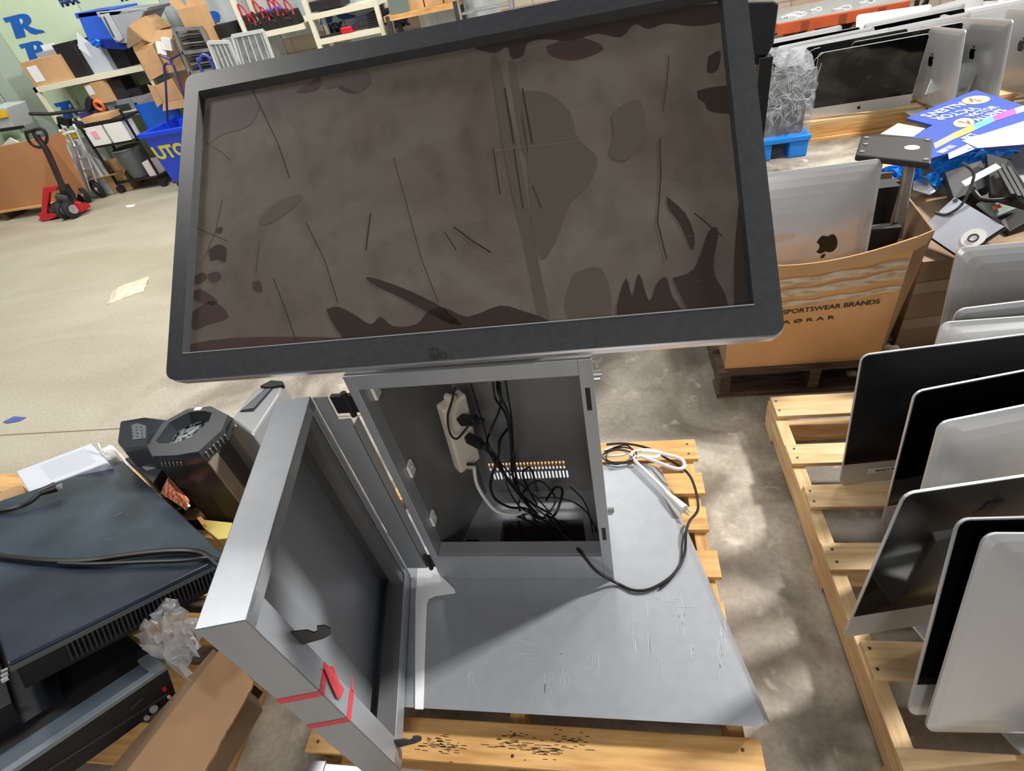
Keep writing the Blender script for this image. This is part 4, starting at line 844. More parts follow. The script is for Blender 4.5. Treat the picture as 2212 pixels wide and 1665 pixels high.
# silver grey tower behind right
sg = thing('desktop_computer', 'light grey computer tower with recessed dark port slot beside the steel door', 'computer', (-1.2,1.4,0))
f = [at(x,y,z=.52) for x,y in ((552,838),(612,826),(604,850),(545,940),(500,905))]
b = MB(); b.prism(f, Vector((.03,-.03,-.46))); b.build('case_body', mat('tower_grey',(146,148,150),.35,.3), sg, bevel=.008)
b = MB(); b.prism([at(x,y,z=.5205) for x,y in ((578,836),(590,835),(588,842),(548,888),(518,890))], (0,0,.003)); b.build('port_recess', blackm, sg, bevel=.002)
b = MB(); b.prism([at(x,y,z=.5245) for x,y in ((574,841),(585,840),(548,882),(524,886))], (0,0,.002)); b.build('port_strip', mat('port_strip',(86,88,92),.4), sg)
tag(MB().prism([at(x,y,z=.53) for x,y in ((560,833),(585,820),(610,822),(612,830),(580,836))], (0,0,-.02)).build('black_cover', blackm, bevel=.004), 'small black cover on the light grey tower just under the monitor', 'cover')
# silver/black drive stack and orange mesh between amplifier and tower
og = thing('mesh_case', 'small case with orange perforated side beneath the hex fronted tower', 'case', (-1.6,1.1,.1))
gq4 = [at(348,1066,z=.33), at(362,1040,z=.36), at(408,1092,z=.36), at(401,1101,z=.33)]
b = MB(); b.prism(gq4, Vector((-.05,.05,-.03))); b.build('orange_mesh_panel', mat('orange_mesh_fine',(236,176,140),.5, rgb2=(206,84,40), scale=90, detail=1, lo=.45, hi=.55), og)
b = MB(); b.bar(gq4[0], gq4[1], .006, .006); b.bar(gq4[2], gq4[3], .006, .006); b.build('silver_edge', silver, og)
tag(MB().prism([at(268,990,z=.34),at(318,972,z=.34),at(352,1010,z=.34),at(330,1045,z=.34)], (0,0,-.2)).build('disk_drive_tray', mat('drive_dark',(40,42,46),.4), bevel=.004), 'dark drive tray between the black amplifier and hex fronted tower', 'tray')
tag(MB().prism([at(306,1008,z=.345),at(330,1000,z=.345),at(338,1010,z=.345),at(316,1016,z=.345)], (0,0,-.004)).build('silver_plate', silver), 'small silver plate on the dark drive tray', 'plate')
# wood pallet beneath pile, cardboard
lp = thing('wooden_pallet', 'pale wooden pallet showing under the left pile of equipment', 'pallet', (-2,1,0))
for k in range(7): MB().b2((-3.15,.30+k*.16,.12),(-1.12,.30+k*.16+.10,.138)).build('deck_board', woodo, lp)
for ya in (-3.14,-2.1,-1.17): MB().b2((ya,.31,.001),(ya+.04,1.35,.12)).build('stringer', woodo2, lp)
tag(MB().prism([at(x,y,z=.30) for x,y in ((1,1050),(48,1048),(60,1075),(1,1100))], (0,0,-.15)).build('cardboard_box', card), 'orange brown box corner at the left edge beyond the amplifier', 'box')
tag(MB().prism([at(x,y,z=.25) for x,y in ((425,1118),(440,1122),(500,1128),(520,1160),(470,1165),(440,1140))], (0,0,-.1)).build('yellow_taped_box', mat('yellow_wrap',(214,196,110),.4), bevel=.003), 'small box with yellow tape below the hex fronted tower', 'box')
tag(MB().prism([at(x,y,z=.28) for x,y in ((425,1118),(434,1115),(442,1130),(436,1133))], (0,0,-.02)).build('wood_offcut', woodo), 'small wood offcut at the edge of the black amplifier', 'wood')
cb = [at(478,1398,z=.36), at(548,1474,z=.36), at(430,1690,z=.34), at(255,1690,z=.34)]
cbx = thing('cardboard_box', 'brown cardboard box side with torn corrugated edge at lower left', 'box', at(400,1560,z=.2))
b = MB(); ed = []
for k in range(17):
    s = k/16; p = cb[1]*(1-s)+cb[2]*s; ed.append(p+Vector((rs.uniform(-.003,.003),rs.uniform(-.004,.004),0)))
b.prism([cb[0]]+ed+[cb[3]], (0,0,-.005)); b.build('top_flap', cardd2 if False else mat('cardboard_brown',(178,140,104),.75, rgb2=(166,128,92), scale=3), cbx)
b = MB(); b.prism([cb[0]+Vector((-.03,0,-.01)),cb[1]+Vector((-.08,0,-.01)),cb[2]+Vector((-.1,0,-.01)),cb[3]+Vector((-.06,0,-.01))], (0,0,-.19)); b.build('walls', cardd, cbx)
tag(MB().prism([at(x,y,z=.2) for x,y in ((505,1520),(540,1478),(550,1480),(525,1515),(512,1522))], (0,0,-.05)).build('black_strap', blackm), 'black strap end behind the brown cardboard edge', 'strap')
crumple('clear_plastic_bag', 'crumpled clear plastic bag stuffed between amplifier and cardboard', [plane_hit(290,1375,P0-EN*.1,EN),plane_hit(370,1285,P0-EN*.03,EN),plane_hit(440,1370,P0-EN*.06,EN),plane_hit(405,1465,P0-EN*.14,EN)], .03, mat('clear_plastic',(190,190,192),.12, .1, alpha=.42, bump=1, scale=20), 'plastic bag', 21, .022, nx=12, ny=10)
# floor litter
def flat(name, label, pts, mt, cat, z_=.004): return tag(MB().prism([at(x,y,z=z_) for x,y in pts], (0,0,-.003)).build(name, mt), label, cat)
flat('blue_paper', 'small blue paper square on the floor at the left edge', ((6,911),(30,899),(56,901),(42,909),(14,914)), bluetape if False else mat('blue_paper',(74,92,160),.6), 'paper')
crumple('torn_paper_tape', 'torn crumpled strip of beige paper tape on the open floor at left', [at(230,657,z=.003),at(245,628,z=.003),at(322,598,z=.003),at(312,628,z=.003)], .03, mat('beige_paper',(232,222,204),.7, rgb2=(206,184,150), scale=30), 'paper', 31, .012, nx=12, ny=4)
flat('white_paper_scrap', 'small white paper scrap on the floor near the rolling rack', ((270,444),(292,441),(290,446),(274,448)), whitecard, 'paper')
b = MB(); struct(b.b2((-10,1.775,.0006),(-.9,1.782,.0012)).build('trim_10', mat('floor_joint',(120,108,90),.8)))
# ================================================================== BACKGROUND LEFT: shelves
def shelf(name, label, x0, x1, y0, y1, zs, zt, post, board, pw=.035, bt=.03, pm=None, bm_=None):
    s = thing(name, label, 'shelf', ((x0+x1)/2,(y0+y1)/2,0))
    for x in (x0, x1-pw):
        for y in (y0, y1-pw): MB().b2((x,y,.001),(x+pw,y+pw,zt)).build('post', pm or shelfp, s)
    for z in zs: MB().b2((x0,y0,z-bt),(x1,y1,z)).build('board', bm_ or shelfp, s)
    return s
SY = 6.45
pA = at(70,190,y=SY); pA2 = at(308,142,y=SY); zA = pA.z
z2 = at(210,252,y=SY).z
shelf('shelving_unit', 'cream shelving unit by the green wall loaded with boxes and totes', pA.x, pA2.x+.03, SY, 6.88, (.16, z2, zA), zA, shelfp, shelfp, .04, .055)
shelf('wooden_shelf', 'wooden shelf with open cardboard boxes right of the cream shelving unit', pA2.x+.06, pA2.x+.95, SY-.02, 6.85, (.35, at(340,232,y=SY-.1).z), at(340,232,y=SY-.1).z, None, None, .03, .05, pm=shelfp, bm_=woodo)
def bxp(name, label, px, py, w_, h_, d_, mt, cat='box', y=SY+.03, yaw=0, tilt=0, roll=0, z=None, closed=True, flaps=(), group=None):
    p = at(px, py, y=y); 
    if z is not None: p.z = z
    Rm = euler(yaw, tilt, roll); c = p + Rm @ Vector((w_/2, d_/2, 0))
    return carton(name, label, c, (w_, d_, h_), yaw, mt, flaps, group, closed=closed, cat=cat, tilt=tilt, roll=roll)
zt_ = zA+.001
q = bxp('cardboard_box', 'closed cardboard box with pale label at left end of cream shelf top', 72, 183, .55, .25, .3, card, z=zt_); M = WM[q.name]; k = MB(); k.M = M; k.b2((-.22,-.1525,.04),(-.08,-.1505,.2)); k.build('label', whitecard, q)
q = bxp('grey_storage_bin', 'grey plastic bin with papers behind the closed cardboard box', 108, 165, .36, .30, .2, greyt, y=SY+.25, z=zt_, closed=False, cat='bin'); MB().b2((WM[q.name].translation.x-.1,SY+.3,zt_+.2),(WM[q.name].translation.x+.1,SY+.31,zt_+.36)).build('paper_sheet', whitecard, q)
for k, (px, w_, h_, m_, lb) in enumerate(((155,.28,.34,blackm,'black equipment stack on cream shelf beside the grey bin'),(168,.2,.2,mat('dark_teal',(40,60,70),.4),'dark case with pale trim in front of black stack on shelf top'),(196,.34,.30,mat('pale_grey_tote',(190,198,210),.5),'pale grey tote on the cream shelf under the blue tote'),(245,.26,.26,blackm,'black box between the pale tote and cardboard boxes'))):
    bxp(['black_equipment','dark_case','grey_storage_bin','black_box'][k], lb, px, 168-k*6, w_, h_, .25, m_, cat=['equipment','case','bin','box'][k], y=SY+.08+.02*k, z=zt_, yaw=(-6,4,-8,0)[k])
tag(MB().prism([at(165,70,y=SY+.1),at(190,90,y=SY+.1),at(198,125,y=SY+.1),at(170,105,y=SY+.1)], (0,.01,0)).build('white_board', whitecard), 'white board leaning out of the black equipment on shelf top', 'board')
def tote(name, label, tl, tr_, br, bl, y, dep, mt, cat='storage tote', rim=True):
    p = [at(a, c, y=y) for a, c in (tl,tr_,br,bl)]; o = thing(name, label, cat, (p[3]+p[2])/2)
    MB().prism(p, (0,dep,0)).build('tub', mt, o, bevel=.01)
    if rim: e = (p[1]-p[0]).normalized(); MB().prism([p[0]-e*.03, p[1]+e*.03, p[1]+e*.03+(p[2]-p[1]).normalized()*.05, p[0]-e*.03+(p[3]-p[0]).normalized()*.05], (0,dep+.02,0)).build('rim', mt, o, bevel=.006)
    return o
tt = tote('storage_tote', 'tall royal blue plastic tote tilted on top of the cream shelving unit', (165,28),(238,18),(262,98),(192,92), SY-.02, .4, bluet)
tt = tote('storage_tote', 'grey plastic tote with handle leaning against the tall blue tote', (212,26),(315,16),(282,95),(250,92), SY-.06, .4, greyt)
b = MB(); pz = [at(a,c,y=SY-.075) for a,c in ((214,32),(234,28),(266,84),(258,90),(246,86))]; b.prism(pz, (0,.012,0)); b.build('handle_panel', mat('tote_panel',(176,182,188),.4), tt, bevel=.004)
b = MB(); b.tube([at(224,36,y=SY-.08),at(246,80,y=SY-.08)], .008); b.build('handle_slot', steeldk, tt)
tag(MB().prism([at(195,85,y=SY-.03),at(275,82,y=SY-.03),at(272,108,y=SY-.03),at(222,105,y=SY-.03)], (0,.3,0)).build('storage_bin', mat('navy_bin',(16,44,130),.35), bevel=.01), 'dark blue bin wedged beneath the tilted totes', 'bin')
tag(MB().tube([at(200,96,y=SY-.05),at(208,88,y=SY-.05),at(216,92,y=SY-.05),at(208,100,y=SY-.05)],.02,8,4).build('blue_bag', mat('bright_blue',(20,100,210),.25), smooth=True), 'bright blue plastic bag scrap on the dark blue bin', 'bag')
# middle level
zm_ = z2+.001
q = bxp('cardboard_box', 'small cardboard box with white label on the middle cream shelf', 192, 205, .30, .22, .3, card, z=zm_+.12, yaw=-10); k = MB(); k.M = WM[q.name]; k.b2((-.14,-.1525,.1),(-.04,-.1505,.2)); k.build('label', whitecard, q)
bxp('grey_console', 'flat dark console under the small cardboard box on middle shelf', 185, 232, .5, .11, .3, steeldk, cat='console', z=zm_)
q = thing('tape_roll', 'round roll of orange packing tape on the middle cream shelf', 'tape', at(215,225,y=SY+.02)); MB().torus(at(215,228,y=SY+.02), (0,1,.2), .05, .022, 20, 8).build('roll', orange, q, smooth=True)
for k, (x, y_, w_, h_, m_, lb, nm, ct) in enumerate(((228,226,.4,.12,mat('mid_grey_dev',(120,130,138),.4),'grey flat device stacked on the middle shelf','grey_device','device'),(232,215,.3,.2,blackm,'black printer like device on middle shelf below the boxes','black_device','device'),(262,215,.34,.2,blackpl,'second black device at the right of the middle shelf','black_device','device'),(292,226,.28,.12,mat('warm_grey_box',(140,136,136),.5),'grey closed box at right end of the middle shelf','grey_box','box'),(178,262,.3,.06,mat('purple_box',(70,56,120),.5),'flat purple box at the front edge of the middle shelf','purple_box','box'),(215,258,.16,.06,orange,'small orange box beside the purple box on middle shelf','orange_box','box'),(255,245,.2,.07,mat('dark_green_dev',(50,60,54),.5),'low dark device at front of middle shelf','dark_device','device'),(300,240,.12,.06,yellow,'small yellow case near the right end of middle shelf','yellow_case','case'))):
    bxp(nm, lb, x, y_, w_, h_, .2, m_, cat=ct, y=SY+.02+.03*(k%3), z=zm_+(.0,.12,.0,.0,.0,.0,.0,.0)[k], yaw=rs.uniform(-10,10))
tag(MB().prism([at(222,215,y=SY+.05),at(240,195,y=SY+.05),at(262,190,y=SY+.05),at(285,205,y=SY+.05),at(262,215,y=SY+.05),at(235,222,y=SY+.05)], (0,.1,0)).build('black_bag', mat('black_bag',(36,38,44),.4)), 'crumpled black bag on top of devices on middle shelf', 'bag')
tag(MB().prism([at(186,210,y=SY-.01),at(198,216,y=SY-.01),at(196,236,y=SY-.01),at(188,244,y=SY-.01),at(182,225,y=SY-.01)], (0,.1,0)).build('black_bag', mat('black_bag',(36,38,44),.4)), 'black bag hanging at the left of the middle shelf', 'bag')
# open cardboard boxes at right
zB = at(340,232,y=SY-.1).z
def opencard(name, label, quad, y, dep, flaps, mt=card, inside=None):
    p = [at(a,c,y=y) for a,c in quad]; o = thing(name, label, 'box', (p[3]+p[2])/2); t_ = Vector((0,.006,0)); D = Vector((0,dep,0))
    b = MB(); b.prism(p, t_); b.prism([v+D for v in p], t_)
    for i, j in ((1,2),(2,3),(3,0)): b.prism([p[i],p[j],p[j]+D,p[i]+D], ((p[(i+2)%4]-p[i]).normalized()*.004))
    b.build('walls', mt, o)
    for fl in flaps:
        MB().add([at(a,c,y=yy) for a,c,yy in fl], [tuple(range(len(fl)))]).build('flap', mt, o, solid=.005)
    return o
y_ = SY-.12
opencard('cardboard_box', 'upper open cardboard box with raised flaps right of the grey tote', ((290,112),(330,96),(360,156),(325,175)), y_, .4, [[(290,112,y_),(330,96,y_),(352,70,y_+.1),(285,92,y_-.02)]])
opencard('cardboard_box', 'wide open cardboard box holding small white boxes', ((325,92),(372,86),(402,150),(358,160)), y_+.02, .4, [[(325,92,y_+.02),(372,86,y_+.02),(374,62,y_+.05),(336,66,y_+.05)]])
tag(MB().prism([at(278,55,y=y_-.02),at(312,35,y=y_+.05),at(348,62,y=y_+.1),at(325,92,y=y_+.02),at(305,84,y=y_)], (0,.2,0)).build('cardboard_box', card), 'tilted cardboard box with its corner up beside the grey tote', 'box')
tag(MB().prism([at(275,58,y=y_-.03),at(282,62,y=y_-.03),at(308,85,y=y_-.03),at(278,104,y=y_-.03),at(274,102,y=y_-.03)], (0,.01,0)).build('cardboard_flap', cardd), 'shaded flap of cardboard below the tilted box corner', 'cardboard')
for k, (x, y2, lb) in enumerate(((350,104,'small white box in the wide cardboard box, left one'),(362,95,'small white box in the wide cardboard box, right one'))):
    tag(MB().box(at(x,y2,y=y_-.04), (.09,.05,.11), euler(10,0,20)).build('white_box', white), lb, 'box')
opencard('cardboard_box', 'lower cardboard box with open front on the wooden shelf', ((333,186),(372,168),(398,212),(352,222)), y_, .4, [[(352,222,y_-.01),(398,212,y_-.01),(398,232,y_-.02),(352,240,y_-.02)],[(318,182,y_),(333,186,y_),(352,222,y_),(340,232,y_)]])
# drawer trolley with stacked laptops
tr_ = thing('metal_rack', 'dark metal rack with two tiers of stacked laptops behind the monitor corner', 'rack', at(420,200,y=6.2))
ry = 6.2
c0, c1, c2, c3 = at(375,62,y=ry), at(432,58,y=ry), at(478,150,y=ry), at(412,160,y=ry)
for a, c in ((c0,c3),(c1,c2)): MB().bar(a,c,.03,.03).build('post', galv, tr_)
for s in (.02,.52,.98): MB().bar(c0*(1-s)+c3*s, c1*(1-s)+c2*s, .03, .03).build('rail', galv, tr_); MB().prism([c0*(1-s)+c3*s, c1*(1-s)+c2*s, c1*(1-s)+c2*s+Vector((0,.4,0)), c0*(1-s)+c3*s+Vector((0,.4,0))], (0,0,.01)).build('tray', steeldk, tr_)
for ti, s0 in enumerate((.47,.93)):
    for k in range(6):
        s = s0-.07*k/1.15; a = c0*(1-s)+c3*s; c = c1*(1-s)+c2*s; e = (c-a)
        tag(MB().prism([a+e*.1+Vector((0,.01,0)), a+e*.85+Vector((0,.01,0)), a+e*.85+Vector((0,.3,0)), a+e*.1+Vector((0,.3,0))], (0,0,.014)).build('laptop', [blackm,steeldk,mat('grey_laptop',(120,120,122),.4)][k%3]), 'closed dark laptop in the %s tier of the metal rack' % ('upper','lower')[ti], 'laptop', 'laptops stacked in the %s rack tier' % ('upper','lower')[ti])
bxp('cardboard_box', 'narrow open cardboard box above the metal rack at its right', 424, 110, .22, .36, .2, card, y=6.25, closed=False, flaps=[('l',.1,60),('b',.12,80)])
bxp('black_case', 'low black case with bag beside the blue R letter', 440, 92, .34, .12, .25, blackm, cat='case', y=6.4)
wire('hand_truck', 'blue bent tube frame of a hand truck before the metal rack', [Vector((at(436,152,y=6.05).x,6.05,.02)),at(436,152,y=6.05),at(432,130,y=6.05),at(440,118,y=6.05),at(455,128,y=6.05),at(462,148,y=6.05),Vector((at(462,148,y=6.05).x,6.05,.02))], .016, mat('blue_tube',(66,78,160),.35), cat='hand truck')
# galvanised panels
for k, (q4, lb) in enumerate(((((450,92),(495,90),(520,145),(472,150)), 'left upright ribbed metal panel behind the monitor top edge'),(((502,78),(568,66),(592,130),(520,138)), 'right larger ribbed metal panel behind the monitor top edge'))):
    p = [at(a,c,y=5.9) for a,c in q4]; o = thing('corrugated_sheet', lb, 'sheet', (p[2]+p[3])/2)
    b = MB(); b.prism(p, (0,.01,0)); b.build('sheet', galv, o)
    for s in range(5):
        e = (s+.5)/5; MB().bar(p[0]*(1-e)+p[1]*e-Vector((0,.004,0)), p[3]*(1-e)+p[2]*e-Vector((0,.004,0)), .012, .008).build('rib', mat('pale_galv',(214,218,220),.4,.3), o)
    MB().bar(p[0],p[1],.03,.03).bar(p[0],p[3],.025,.025).bar(p[1],p[2],.025,.025).bar(p[3],Vector((p[3].x,p[3].y,.0)),.025,.025).bar(p[2],Vector((p[2].x,p[2].y,.0)),.025,.025).build('frame', mat('pale_galv',(214,218,220),.4,.3), o)
# middle shelf with bags
yc_ = 6.55
def sh2(name, label, posts, boards, y, mt, cat='shelf', pw=.045, dep=.38):
    p0 = at(*posts[0][0], y=y); o = thing(name, label, cat, (p0.x, y+.2, 0))
    for (a, c) in posts:
        p = at(*a, y=y); x = p.x
        for yy in (y, y+dep-pw): MB().b2((x,yy,.001),(x+pw,yy+pw,c)).build('post', mt, o)
    for (a, c, m_) in boards:
        p, q = at(*a,y=y), at(*c,y=y); z = (p.z+q.z)/2; MB().b2((p.x,y+.002,z-.05),(q.x,y+dep,z)).build('board', m_, o)
    return o
sh2('shelving_unit', 'cream shelving unit in the middle holding red and black harnesses', [((508,30),2.1),((650,0),2.1),((806,10),2.1)], [((530,76),(655,52),shelfp),((655,36),(808,0),shelfp),((680,86),(822,60),shelfp)], yc_, shelfp)
zb = (at(530,76,y=yc_).z+at(655,52,y=yc_).z)/2; xa = at(525,70,y=yc_).x; xb_ = at(640,50,y=yc_).x
for k in range(11):
    x = xa+(xb_-xa)*k/11; hgt = .17+.06*math.sin(k*1.9)
    h_ = thing('tool_harness', 'black tool harness with red webbing in the row on the middle shelf', 'harness', (x,yc_+.1,zb), group='harnesses on the middle shelf')
    MB().prism([(x,yc_+.02,zb+.002),(x+.06,yc_+.02,zb+.002),(x+.04,yc_+.02,zb+hgt*.75),(x-.02,yc_+.02,zb+hgt*.75)], (0,.2,0)).build('pouch', blackm, h_, bevel=.01)
    MB().tube([(x-.01,yc_+.04,zb+hgt*.7),(x+.01,yc_+.01,zb+hgt+.05),(x+.05,yc_+.03,zb+hgt*.9),(x+.055,yc_+.02,zb+hgt*.5)], .009, 6, 4).build('webbing', redcloth if k%3 else mat('dark_red',(110,30,34),.8), h_)
tag(MB().box(at(590,22,y=yc_+.1),(.14,.1,.05)).build('blue_pouch', bluep, bevel=.02), 'blue pouch on top of the black and red harness row', 'pouch')
zz_ = (at(680,86,y=yc_).z+at(822,60,y=yc_).z)/2
for k in range(6): tag(MB().b2((at(788,50,y=yc_).x+.004*k,yc_+.05,zz_+.001+k*.022),(at(788,50,y=yc_).x+.2,yc_+.3,zz_+.019+k*.022)).build('folder', blackpl), 'black folder in the small stack on the lower middle shelf', 'folder', 'folders stacked on the middle shelf')
bl = thing('hedge_trimmer', 'black and red hand tool lying on the lower middle shelf', 'tool', at(735,75,y=yc_)); x_ = at(690,85,y=yc_).x
MB().b2((x_-.03,yc_+.05,zz_+.002),(x_+.3,yc_+.09,zz_+.02)).build('blade', blackm, bl); MB().b2((x_+.25,yc_+.03,zz_+.002),(x_+.38,yc_+.12,zz_+.06)).build('motor', redp, bl, bevel=.01); MB().tube([(x_+.36,yc_+.07,zz_+.05),(x_+.48,yc_+.07,zz_+.1),(x_+.58,yc_+.07,zz_+.1)], .025).build('grip', mat('navy_grip',(40,44,70),.5), bl)
tag(MB().b2((at(668,20,y=yc_).x,yc_+.03,at(665,30,y=yc_).z),(at(735,10,y=yc_).x,yc_+.3,at(665,30,y=yc_).z+.09)).build('black_tray', blackm, bevel=.005), 'black tray of parts on the upper middle shelf', 'tray')
tag(MB().b2((at(600,105,y=yc_+.15).x,yc_+.15,.7),(at(665,95,y=yc_+.15).x,yc_+.35,.93)).build('white_carton', mat('offwhite_carton',(222,216,204),.7)), 'off white carton under the middle shelf by the metal panels', 'carton')
ds = sh2('work_table', 'dark framed table with wooden top and boxes behind the monitor', [((832,40),at(832,36,y=6.5).z),((978,8),at(978,4,y=6.5).z)], [((828,36),(985,4),woodo)], 6.5, steeldk, cat='table')
tz = (at(828,36,y=6.5).z+at(985,4,y=6.5).z)/2
for k in range(3): x = at(872,20,y=6.5).x+.205*k; carton('cardboard_box', ['left','middle','right'][k]+' cardboard box of three on the wooden table top', (x+.1,6.7,tz+.002), (.19,.25,.2), 0, card, closed=True)
tag(MB().b2((at(842,28,y=6.5).x,6.52,tz+.002),(at(842,28,y=6.5).x+.2,6.7,tz+.16)).build('grey_bin', mat('green_grey_bin',(110,122,116),.4)), 'grey green bin left of the cardboard boxes on the wooden table', 'bin')
x_ = at(992,20,y=6.3).x; wr = thing('wire_rack', 'chrome wire rack just right of the wooden table', 'rack', (x_+.2,6.4,0))
for x in (x_, x_+.5):
    for k in range(2): MB().cyl((x,6.3+.3*k,.02),(x,6.3+.3*k,1.5),.012,8).build('post', galv, wr)
for z in (.8,1.1,1.4): MB().b2((x_,6.3,z-.012),(x_+.5,6.62,z)).build('wire_shelf', galv, wr)
# utility bin
ubn = thing('utility_cart', 'blue plastic utility cart with yellow lettering half hidden by the monitor', 'cart', (-4.5,6.0,0))
Lx0, Lx1 = at(300,292,y=5.7), at(395,276,y=5.7); LB = at(372,412,y=5.7)
b = MB(); xr_ = Lx0.x+.95; b.add([(Lx0.x+.04,5.7,.65),(xr_,5.7,.65),(xr_-.05,5.8,.12),(LB.x+.0,5.8,.12),(Lx0.x+.04,6.35,.65),(xr_,6.35,.65),(xr_-.05,6.2,.12),(LB.x,6.2,.12)], [(0,1,2,3),(4,5,6,7),(0,4,7,3),(1,5,6,2),(3,2,6,7)]); b.build('tub', bluep, ubn, solid=.01)
b = MB(); b.b2((Lx0.x,5.66,.63),(xr_+.04,5.70,.68)).b2((Lx0.x,6.35,.63),(xr_+.04,6.39,.68)).b2((Lx0.x,5.7,.63),(Lx0.x+.04,6.35,.68)).b2((xr_,5.7,.63),(xr_+.04,6.35,.68)); b.build('rim', bluep, ubn, bevel=.012)
a = at(342,344,y=5.74); text('UTC', a, (1,0,0), (0,-.18,1), .19, mat('yellow_paint',(214,206,70),.5), ubn, bold=.008)
for x in (LB.x+.05, xr_-.12): 
    for y in (5.85,6.15): MB().cyl((x,y-.02,.06),(x,y+.02,.06),.06,16).build('wheel', rubber, ubn)
MB().b2((LB.x-.02,5.8,.10),(xr_-.03,6.2,.125)).build('base_frame', steeldk, ubn)
tag(MB().b2((at(312,262,y=6.4).x,6.38,.45),(at(312,262,y=6.4).x+.5,6.42,.86)).build('blue_crate', mat('mid_blue_crate',(20,90,190),.4)), 'mid blue crate behind the blue utility cart', 'crate')
# rolling rack
rc = thing('rolling_rack', 'black rolling rack with papers and a grey bin left of the utility cart', 'rack', (-5.7,6.25,0)); rx = -5.98
for x in (rx, rx+.62):
    for y in (6.12,6.4): MB().b2((x,y,.1),(x+.022,y+.022,.88)).build('post', blackm, rc); MB().cyl((x+.01,y-.01,.045),(x+.01,y+.03,.045),.045,14).build('caster', rubber, rc)
for z in (.13,.56,.80): MB().b2((rx,6.12,z-.02),(rx+.64,6.42,z)).build('shelf', blackm, rc)
for k in range(2): tag(MB().b2((rx+.05+.28*k,6.11,.565),(rx+.29+.28*k,6.3,.765)).build('paper_stack', white), ['white stack with pink note on the rolling rack','white stack beside the pink noted one on the rolling rack'][k], 'papers')
tag(MB().b2((rx+.12,6.105,.64),(rx+.2,6.109,.72)).build('pink_note', pink), 'small pink note on the white stack of the rolling rack', 'note')
g = thing('grey_bin', 'dark grey waste bin on the bottom of the rolling rack', 'bin', (rx+.3,6.27,.135)); MB().cyl((rx+.3,6.27,.135),(rx+.3,6.27,.46),.12,20,r2=.16).build('tub', mat('bin_grey',(92,96,98),.4), g, smooth=True); MB().torus((rx+.3,6.27,.46),(0,0,1),.16,.01).build('rim', mat('bin_grey',(92,96,98),.4), g, smooth=True)
tag(MB().b2((rx+.08,6.13,.805),(rx+.45,6.35,.86)).build('brown_tray', card), 'cardboard tray on the upper tier of the rolling rack', 'tray')
tag(MB().b2((rx+.5,6.14,.135),(rx+.62,6.3,.3)).build('white_box', mat('pinkish_white',(220,206,204),.6)), 'small pale box right of the dark grey bin', 'box')
bxp('cardboard_box', 'open cardboard box on the floor left of the rolling rack', 212, 396, .36, .2, .26, card, y=6.12, z=.002, yaw=12, closed=False, flaps=[('f',.12,20),('r',.12,40),('b',.14,70),('l',.1,40)])
bxp('white_box', 'small white and brown box behind the open floor box', 205, 350, .15, .22, .12, whitecard, y=6.7, z=.2)
# blue tube hand truck in front of cardboard boxes
ht = thing('hand_truck', 'thin purple blue hand truck frame in front of the cardboard boxes', 'hand truck', at(362,290,y=6.0)); bt = mat('violet_tube',(64,58,110),.3,.3); yh = 6.05
for pl in ([(362,262),(358,180),(355,142),(370,138),(378,150),(400,215),(410,260)], [(370,138),(368,128),(352,122),(345,117)], [(368,128),(390,116)]):
    MB().tube([at(a,c,y=yh) for a,c in pl], .012, 8, 4).build('tube_frame', bt, ht, smooth=True)
# pair of silver hand trucks
for k, (ox, lb) in enumerate(((0,'left silver hand truck with black wheel behind the brown sheet'),(30,'right silver hand truck with black wheel before the shelves'))):
    h_ = thing('hand_truck', lb, 'hand truck', at(178+ox,425-k*12,y=5.95+.12*k)); yk = 5.95+.12*k
    def hp_(a, c): return at(a+ox, c-k*12, y=yk)
    MB().tube([hp_(118,300),hp_(140,350),hp_(165,425)], .016, 8, 3).build('left_rail' if False else 'rail', silver, h_, smooth=True)
    MB().tube([hp_(135,296),hp_(158,345),hp_(180,412)], .016, 8, 3).build('rail', silver, h_, smooth=True)
    MB().tube([hp_(108,305),hp_(118,298),hp_(135,294),hp_(128,280)], .014, 8, 3).build('grip', mat('white_grip',(220,222,226),.4), h_, smooth=True)
    for s in (330,355,380): MB().bar(hp_(128+(s-330)*.45,s),hp_(150+(s-330)*.42,s-5),.03,.02).build('crossbar', silver, h_)
    MB().prism([hp_(134,352),hp_(156,346),hp_(172,392),hp_(152,398)], (0,.02,0)).build('back_plate', silver, h_)
    wc_ = hp_(180,420); ax_ = Vector((.5,1,0)).normalized(); MB().torus(wc_,ax_,.085,.028,24,8).build('tyre', rubber, h_, smooth=True); MB().cyl(wc_-ax_*.015,wc_+ax_*.015,.06,16).cyl(wc_-ax_*.03,wc_+ax_*.03,.02,10).build('hub', silver, h_)
# black rod tool & yellow tool
tag(MB().tube([at(64,246,y=6.0),at(110,246,y=6.05),at(185,236,y=6.2)],.018).build('black_pole_tool', blackm, smooth=True), 'long black pole tool sticking out toward the green wall', 'tool')
tag(MB().box(at(155,293,y=6.2),(.16,.05,.07)).build('drill', mat('drill_yellow',(236,190,40),.4), bevel=.015), 'small yellow power drill lying under the cream shelf', 'drill')
for k, (x, y2, lb) in enumerate(((140,262,'black tangled gadget at the front of the middle shelf'),(175,270,'black strap tangle under the middle shelf'))):
    tag(MB().box(at(x,y2,y=6.15),(.13,.08,.08),euler(15*k,10,20)).cyl(at(x,y2,y=6.15),at(x+8,y2+14,y=6.1),.014,8).build(['black_gadget','black_strap'][k], blackm, bevel=.01), lb, ['gadget','strap'][k])
dz_ = at(155,293,y=6.2)
tag(MB().b2((at(118,318,y=6.2).x,6.12,.002),(dz_.x+.12,6.30,dz_.z-.036)).build('grey_machine', mat('machine_grey',(186,192,194),.4), bevel=.01), 'grey machine cabinet under the yellow drill behind the hand trucks', 'machine')
